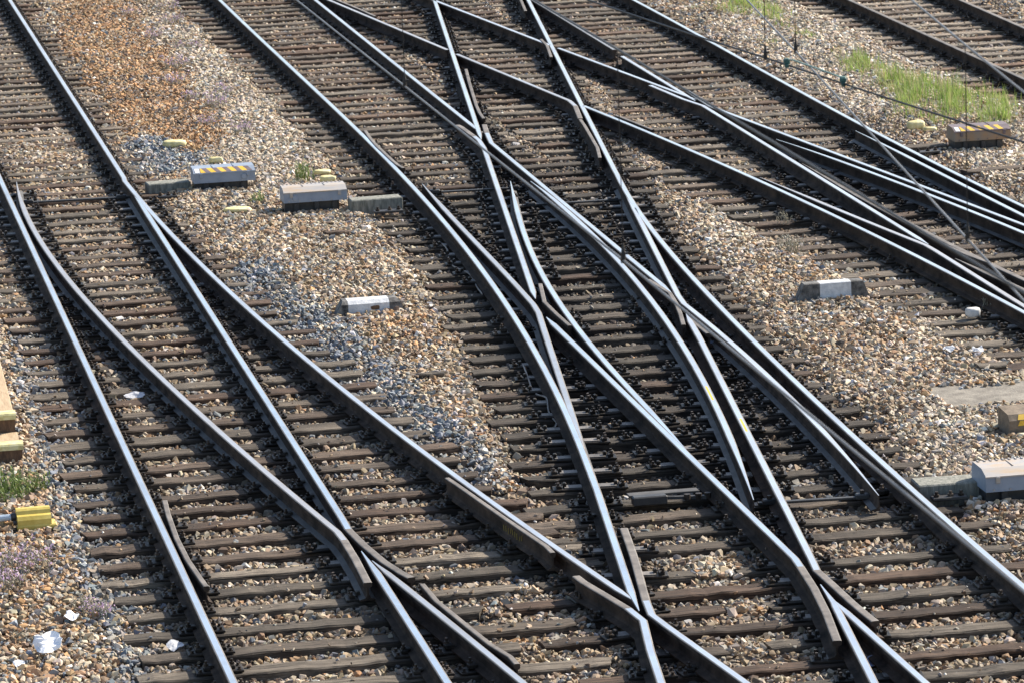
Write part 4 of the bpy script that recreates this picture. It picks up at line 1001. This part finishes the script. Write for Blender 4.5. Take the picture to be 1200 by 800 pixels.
# brake dust and grease along the rails, heaviest in the slips
intrack = np.clip((-.02 - bz) / .03, 0, 1)
slip = np.clip(blob(px, py, 640, 330, 170, 150) + blob(px, py, 780, 470, 160, 95) + blob(px, py, 1030, 250, 150, 50) + .25 * blob(px, py, 700, 150, 200, 60), 0, 1)
soil = intrack * (.22 + .48 * slip) + np.clip(1 - dr / .40, 0, 1) * (.60 + .3 * slip)
soil = np.clip(soil + nz2 * .25, 0, .93)
colr = colr * (1 - soil[:, None]) + np.array([.030, .024, .019]) * soil[:, None]
rise = rng.uniform(-.012, .014, N)
sel = np.nonzero(keepmask)[0]
print('stones', len(sel))
pos = np.stack([bx, by, bz + rise], 1)[sel]
bmz = bpy.data.meshes.new('ballast'); bmz.vertices.add(len(sel)); bmz.vertices.foreach_set('co', pos.astype(np.float32).ravel())
def attr(name, typ, data, key='vector'):
    at_ = bmz.attributes.new(name, typ, 'POINT'); at_.data.foreach_set(key, np.ascontiguousarray(data).ravel())
scl = 1.06 * size[sel, None] * np.stack([rng.uniform(.85, 1.35, len(sel)), rng.uniform(.8, 1.15, len(sel)), rng.uniform(.55, .95, len(sel))], 1)
attr('scl', 'FLOAT_VECTOR', scl.astype(np.float32))
rot = np.stack([rng.normal(0, .5, len(sel)), rng.normal(0, .5, len(sel)), rng.uniform(0, 6.28, len(sel))], 1); attr('rot', 'FLOAT_VECTOR', rot.astype(np.float32))
attr('col', 'FLOAT_COLOR', np.concatenate([colr[sel], np.ones((len(sel), 1))], 1).astype(np.float32), 'color')
attr('var', 'INT', rng.integers(0, 8, len(sel)).astype(np.int32), 'value')
bo = bpy.data.objects.new('ballast', bmz); COL.objects.link(bo)
tag(bo, 'crushed ballast stones in tan, cream, orange and blue grey all over the yard', 'ballast', kind='stuff')
def stone_mat():
    m, nt, b = new_mat('crushed stone'); L = nt.links.new
    a_ = nt.nodes.new('ShaderNodeAttribute'); a_.attribute_type = 'INSTANCER'; a_.attribute_name = 'col'
    tc = nt.nodes.new('ShaderNodeTexCoord'); n = nt.nodes.new('ShaderNodeTexNoise'); n.inputs['Scale'].default_value = 2.2; n.inputs['Detail'].default_value = 4
    L(tc.outputs['Object'], n.inputs['Vector'])
    mr = nt.nodes.new('ShaderNodeMapRange'); mr.inputs['To Min'].default_value = .65; mr.inputs['To Max'].default_value = 1.3; L(n.outputs['Fac'], mr.inputs['Value'])
    vm = nt.nodes.new('ShaderNodeVectorMath'); vm.operation = 'SCALE'; L(a_.outputs['Color'], vm.inputs[0]); L(mr.outputs[0], vm.inputs['Scale'])
    L(vm.outputs[0], b.inputs['Base Color']); b.inputs['Roughness'].default_value = .85
    return m
SM = stone_mat()
ng = bpy.data.node_groups.new('scatter stones', 'GeometryNodeTree')
ng.interface.new_socket('Geometry', in_out='INPUT', socket_type='NodeSocketGeometry'); ng.interface.new_socket('Geometry', in_out='OUTPUT', socket_type='NodeSocketGeometry')
gi = ng.nodes.new('NodeGroupInput'); gout = ng.nodes.new('NodeGroupOutput'); gl = ng.links.new
jn = ng.nodes.new('GeometryNodeJoinGeometry')
for k in range(8):
    pt = ng.nodes.new('GeometryNodePoints'); pt.inputs['Count'].default_value = 9 + k % 4
    rv = ng.nodes.new('FunctionNodeRandomValue'); rv.data_type = 'FLOAT_VECTOR'; rv.inputs[0].default_value = (-1, -1, -1); rv.inputs[1].default_value = (1, 1, 1); rv.inputs['Seed'].default_value = 31 * k + 5
    nm = ng.nodes.new('ShaderNodeVectorMath'); nm.operation = 'NORMALIZE'; gl(rv.outputs[0], nm.inputs[0])
    gl(nm.outputs[0], pt.inputs['Position'])
    ch = ng.nodes.new('GeometryNodeConvexHull'); gl(pt.outputs[0], ch.inputs[0])
    smn = ng.nodes.new('GeometryNodeSetMaterial'); smn.inputs['Material'].default_value = SM; gl(ch.outputs[0], smn.inputs[0])
    g2 = ng.nodes.new('GeometryNodeGeometryToInstance'); gl(smn.outputs[0], g2.inputs[0]); gl(g2.outputs[0], jn.inputs[0])
ip = ng.nodes.new('GeometryNodeInstanceOnPoints'); gl(gi.outputs[0], ip.inputs['Points']); gl(jn.outputs[0], ip.inputs['Instance']); ip.inputs['Pick Instance'].default_value = True
def nat(name, typ):
    n = ng.nodes.new('GeometryNodeInputNamedAttribute'); n.data_type = typ; n.inputs['Name'].default_value = name; return n.outputs[0]
gl(nat('var', 'INT'), ip.inputs['Instance Index']); gl(nat('rot', 'FLOAT_VECTOR'), ip.inputs['Rotation']); gl(nat('scl', 'FLOAT_VECTOR'), ip.inputs['Scale'])
gl(ip.outputs[0], gout.inputs[0])
md = bo.modifiers.new('stones', 'NODES'); md.node_group = ng

# ------------------------------------------------------------------ plants
def leaf_mat(name, c1, c2, tr=.3):
    m, nt, b = new_mat(name); L = nt.links.new
    oi = nt.nodes.new('ShaderNodeNewGeometry'); rp = ramp(nt, [(0, c1), (1, c2)]); L(oi.outputs['Random Per Island'], rp.inputs[0]); L(rp.outputs[0], b.inputs['Base Color'])
    b.inputs['Roughness'].default_value = .6
    t = nt.nodes.new('ShaderNodeBsdfTranslucent'); L(rp.outputs[0], t.inputs['Color']); mx = nt.nodes.new('ShaderNodeMixShader'); mx.inputs[0].default_value = tr
    L(b.outputs[0], mx.inputs[1]); L(t.outputs[0], mx.inputs[2]); L(mx.outputs[0], nt.nodes['Material Output'].inputs['Surface'])
    return m
M['grass'] = leaf_mat('fresh grass', (.13, .23, .035), (.34, .42, .12), .45)
M['grass_dry'] = leaf_mat('dry grass', (.34, .28, .13), (.46, .40, .22), .3)
M['weed_green'] = leaf_mat('weed leaf', (.10, .17, .035), (.25, .31, .09), .35)
M['weed_grey'] = leaf_mat('grey weed stem', (.20, .19, .14), (.38, .35, .27), .2)
M['flower'] = leaf_mat('mauve flower', (.42, .28, .44), (.62, .46, .62), .3)
def blade(mb, p, h, w_, lean, az, mi):
    q = Vector((math.cos(az), math.sin(az), 0)); sdv = Vector((-q.y, q.x, 0)) * w_
    a = Vector(p); b_ = a + q * lean * .35 + Vector((0, 0, h * .6)); c = a + q * lean + Vector((0, 0, h))
    mb.add([a - sdv, a + sdv, b_ + sdv * .7, b_ - sdv * .7, c], [(0, 1, 2, 3), (3, 2, 4)], mi)
def grass_clump(px, py, rx, ry, n, hmin, hmax, label, seed, dry=.2):
    c = at(px, py, 0); rr = random.Random(seed); o = empty('grass_clump', (c[0], c[1], 0), A0); tag(o, label, 'grass clump', 'grass clumps beside the siding')
    g, d = MB(), MB()
    for i in range(n):
        r_ = math.sqrt(rr.random()) if rr.random() > .18 else rr.uniform(.7, 1.45); t = rr.uniform(0, 6.28); f = 1 + .35 * math.sin(3 * t + seed); x, y = rx * r_ * math.cos(t) * f, ry * r_ * math.sin(t) * f
        if math.sin(x * 9 + seed) * math.cos(y * 3.7 - seed) + .5 * math.sin(x * 21 + y * 8) < -.12 and rr.random() < .85: continue
        h = rr.uniform(hmin, hmax) * max(.35, 1.1 - .55 * r_) * (.55 + .75 * abs(math.sin(x * 7.3 + seed) * math.cos(y * 3.1 + seed * 2))); m = d if rr.random() < dry + .25 * (r_ > .8) else g
        blade(m, (x, y, -.01), h, rr.uniform(.003, .006), rr.uniform(.02, .14), rr.uniform(0, 6.28), 0)
    tag(g.build('green_blades', M['grass'], o), kind='stuff'); tag(d.build('dry_blades', M['grass_dry'], o), kind='stuff')
grass_clump(1104, 122, .72, 1.9, 4600, .16, .48, 'largest bright green grass clump beside the siding, right of the overhead wires', 3)
grass_clump(1160, 142, .36, .7, 1300, .12, .34, 'low grass clump just behind the rusty striped box', 13)
grass_clump(1010, 80, .28, 1.1, 1200, .12, .34, 'middle sized green grass clump between the wires and the siding', 4)
grass_clump(1052, 100, .34, 1.0, 1100, .10, .32, 'thin grass clump joining the largest one on its left', 14, .25)
grass_clump(882, 14, .45, 1.4, 1900, .14, .40, 'grass clump cut by the top edge behind the wires', 5)
grass_clump(925, 35, .14, 1.0, 420, .06, .2, 'yellowish dry grass clump between two droppers', 6, .6)
grass_clump(947, 44, .10, .45, 260, .08, .2, 'small green tuft right of the yellowish clump', 7)
grass_clump(905, 52, .2, .5, 160, .04, .12, 'sparse faded tuft below the yellowish clump', 8, .6)

def weed(px, py, r, h, n, label, seed, flowers=True, green=False, group=None):
    c = at(px, py, .0); rr = random.Random(seed); o = empty('weed_plant', (c[0], c[1], 0), 0); tag(o, label, 'weed', group)
    st, fl = MB(), MB()
    for i in range(n):
        t = rr.uniform(0, 6.28); k_ = math.sqrt(rr.random()) * r; x, y = k_ * math.cos(t), k_ * math.sin(t) * 1.2; hh = h * rr.uniform(.5, 1.1)
        lx, ly = rr.uniform(-.06, .06), rr.uniform(-.06, .06)
        st.tube([(x, y, 0), (x + lx * .4, y + ly * .4, hh * .6), (x + lx, y + ly, hh)], [.003, .002, .001], 3, 0)
        for q in range(4):
            f = rr.uniform(.2, .95); blade(st, (x + lx * f * .8, y + ly * f * .8, hh * f), rr.uniform(.01, .04), .006, rr.uniform(.02, .05), rr.uniform(0, 6.28), 0)
        if flowers:
            for q in range(4 if i % 3 else 1):
                f = rr.uniform(.6, 1.05); p = Vector((x + lx * f + rr.uniform(-.025, .025), y + ly * f + rr.uniform(-.025, .025), hh * f + rr.uniform(-.01, .02))); e = rr.uniform(.007, .014)
                a1, a2 = Vector((rr.uniform(-1, 1), rr.uniform(-1, 1), rr.uniform(-1, 1))).normalized() * e, Vector((rr.uniform(-1, 1), rr.uniform(-1, 1), rr.uniform(-1, 1))).normalized() * e
                fl.add([p - a1, p + a2, p + a1, p - a2], [(0, 1, 2, 3)])
    st.build('stems', M['weed_green'] if green else M['weed_grey'], o)
    if flowers: tag(fl.build('flowers', M['flower'], o), kind='stuff')
GW = 'mauve flowering weeds on the ballast at the upper left'
for i, (x, y, r, h, n) in enumerate([(178, 48, .18, .2, 45), (206, 82, .2, .2, 50), (205, 100, .16, .16, 40), (222, 58, .18, .12, 30), (253, 128, .18, .22, 55), (243, 148, .14, .14, 30), (262, 112, .15, .16, 32), (286, 158, .14, .18, 36), (200, 28, .25, .14, 40), (150, 18, .18, .12, 20), (225, 118, .16, .14, 25), (196, 12, .2, .14, 26)]):
    weed(x, y, r, h, n, 'grey stemmed weed with mauve flowers on the ballast at the upper left', 20 + i, group=GW)
weed(28, 668, .26, .20, 75, 'wide mauve flowering weed on orange stones below the yellow box', 41)
weed(8, 690, .14, .16, 50, 'smaller mauve weed at the left edge beside the wide one', 42)
weed(112, 722, .11, .13, 40, 'small mauve flowering weed right of the small white paper', 43)
weed(97, 712, .08, .1, 22, 'thin grey green weed beside the small white paper', 44, flowers=False)
weed(25, 750, .07, .08, 14, 'sparse grey weed left of the large crumpled paper', 45, flowers=False)
weed(10, 585, .22, .26, 150, 'bushy green weed at the left edge above the yellow box', 46, flowers=False, green=True)
weed(48, 578, .08, .2, 26, 'thin upright green weed right of the bushy one at the left edge', 47, flowers=False, green=True)
weed(355, 212, .14, .26, 50, 'green weed behind the unstriped machine box', 48, flowers=False, green=True)
weed(303, 238, .07, .12, 22, 'tiny green weed between the two grey machine boxes', 49, flowers=False, green=True)
weed(926, 296, .14, .2, 40, 'withered grey green weed on the stones right of the slip', 50, flowers=False)
weed(918, 262, .08, .15, 16, 'withered twig weed beside the lower left rail on the right', 51, flowers=False)
for i, (x, y) in enumerate([(1024, 22), (1107, 60), (1142, 74), (1125, 66)]):
    weed(x, y, .05, .22, 9, 'dry straw tuft against the rusty near rail of the siding', 60 + i, flowers=False, group='dry straw tufts against the siding rail')
weed(1158, 362, .08, .12, 12, 'dry grass tuft on the stones beside the white lump of stone', 66, flowers=False)

# ------------------------------------------------------------------ overhead line
ZC = ZR + 5.45
def ray(px, py, z): return Vector(at(px, py, z))
def z_at(P, py):
    """height above P (plan) whose picture height is py"""
    lo, hi = P.z, P.z + 3
    for _ in range(40):
        mid = (lo + hi) / 2
        if proj(np.array([P.x]), np.array([P.y]), np.array([mid]))[1][0] > py: lo = mid
        else: hi = mid
    return (lo + hi) / 2
def extend(pts, a, b):
    d0 = (pts[0] - pts[1]).normalized(); d1 = (pts[-1] - pts[-2]).normalized()
    return [pts[0] + d0 * a] + pts + [pts[-1] + d1 * b]
def wire(name, pts, r, mat, label, cat='overhead wire'):
    o0 = pts[0]; m = MB(); m.tube([p - o0 for p in pts], r, 8); o = m.build(name, M[mat], loc=o0); tag(o, label, cat); return o
def dropper(P, ztop, label):
    o = empty('dropper', tuple(P)); tag(o, label, 'dropper wire', 'droppers of the overhead line')
    m = MB(); m.tube([(0, 0, .02), (0, 0, ztop - P.z)], .0024, 6); m.build('dropper_wire', M['wire_dark'], o)
    m = MB(); m.tube([(0, 0, -.010), (0, 0, .03), (0, 0, .07)], [.011, .010, .003], 8); m.box((.012, 0, .03), (.02, .01, .01)); m.build('clip', M['wire_dark'], o)
c1a, c1b, c1c, c1d = ray(347, 0, ZC), ray(474.5, 101.5, ZC), ray(730.5, 305.5, ZC), ray(1060, 577, ZC)
wire('contact_wire', extend([c1a, c1b, c1c, ray(910, 453, ZC), c1d], 14, 6), .0054, 'wire', 'grey contact wire running from the top edge down over the double slip')
zt = z_at(c1c, 58) - c1c.z
mess = [p + Vector((0, 0, zt + .012 * abs(p.y - c1c.y) ** 1.2 * .1)) for p in (c1a, c1b, c1c, ray(910, 453, ZC), c1d)]
wire('messenger_wire', extend(mess, 14, 6), .0056, 'wire_dark', 'dark carrying wire lying over the right hand track and reaching the right edge')
dropper(c1b, c1b.z + zt + .02, 'thin dropper at the top centre ending on the grey contact wire')
dropper(c1c, c1c.z + zt + .0, 'thin dropper ending on the contact wire over the double slip')
c2a, c2b, c2c, c2d = ray(875, 0, ZC), ray(932.5, 60.5, ZC), ray(1134, 281, ZC), ray(1200, 353, ZC)
wire('contact_wire', extend([c2a, c2b, c2c, c2d], 14, 8), .0052, 'wire', 'grey contact wire crossing above the grass end and the right hand slip')
zt2 = z_at(c2c, 53) - c2c.z
m2 = [p + Vector((0, 0, zt2 + .02 * abs(p.y - c2c.y) * .12)) for p in (c2a, c2b, c2c, c2d)]
wire('messenger_wire', extend(m2, 14, 8), .0046, 'wire', 'grey carrying wire passing over the siding in the top right corner')
dropper(c2b, c2b.z + zt2 + .02, 'thin dropper beside the yellowish grass, on the grey contact wire')
dropper(c2c, c2c.z + zt2, 'long thin dropper hanging in front of the largest grass clump')
c3 = [ray(688, 0, ZC), ray(825, 45.5, ZC), ray(897, 68, ZC), ray(1025, 110.5, ZC), ray(1200, 167, ZC)]
wire('contact_wire', extend(c3, 10, 10), .0055, 'wire_dark', 'black contact wire sloping gently across the upper right')
dropper(c3[2], c3[2].z + zt2 + .05, 'thin dropper at the top ending on the black contact wire')
def jumper():
    a, b = ray(922, 76.5, ZC), ray(988, 98, ZC); o = empty('wire_spreader', tuple(a)); tag(o, 'pale green rod between two dark green clamps on the black contact wire', 'wire spreader')
    d = b - a
    for q in (Vector((0, 0, 0)), d):
        m = MB(); m.box((q.x, q.y, q.z + .02), (.034, .05, .032), 0, ch=.008); m.box((q.x, q.y, q.z - .002), (.022, .06, .022), 0, ch=.004); m.build('clamp', M['green_clamp'], o)
    m = MB(); m.tube([(0, 0, .03), tuple(d * .12 + Vector((0, 0, .038))), tuple(d * .88 + Vector((0, 0, .03))), tuple(d + Vector((0, 0, .026)))], .0045, 6); m.build('rod', M['green_rod'], o)
jumper()

S.render.engine = 'CYCLES'
S.cycles.max_bounces = 5; S.cycles.diffuse_bounces = 3; S.cycles.glossy_bounces = 3
S.cycles.use_denoising = True
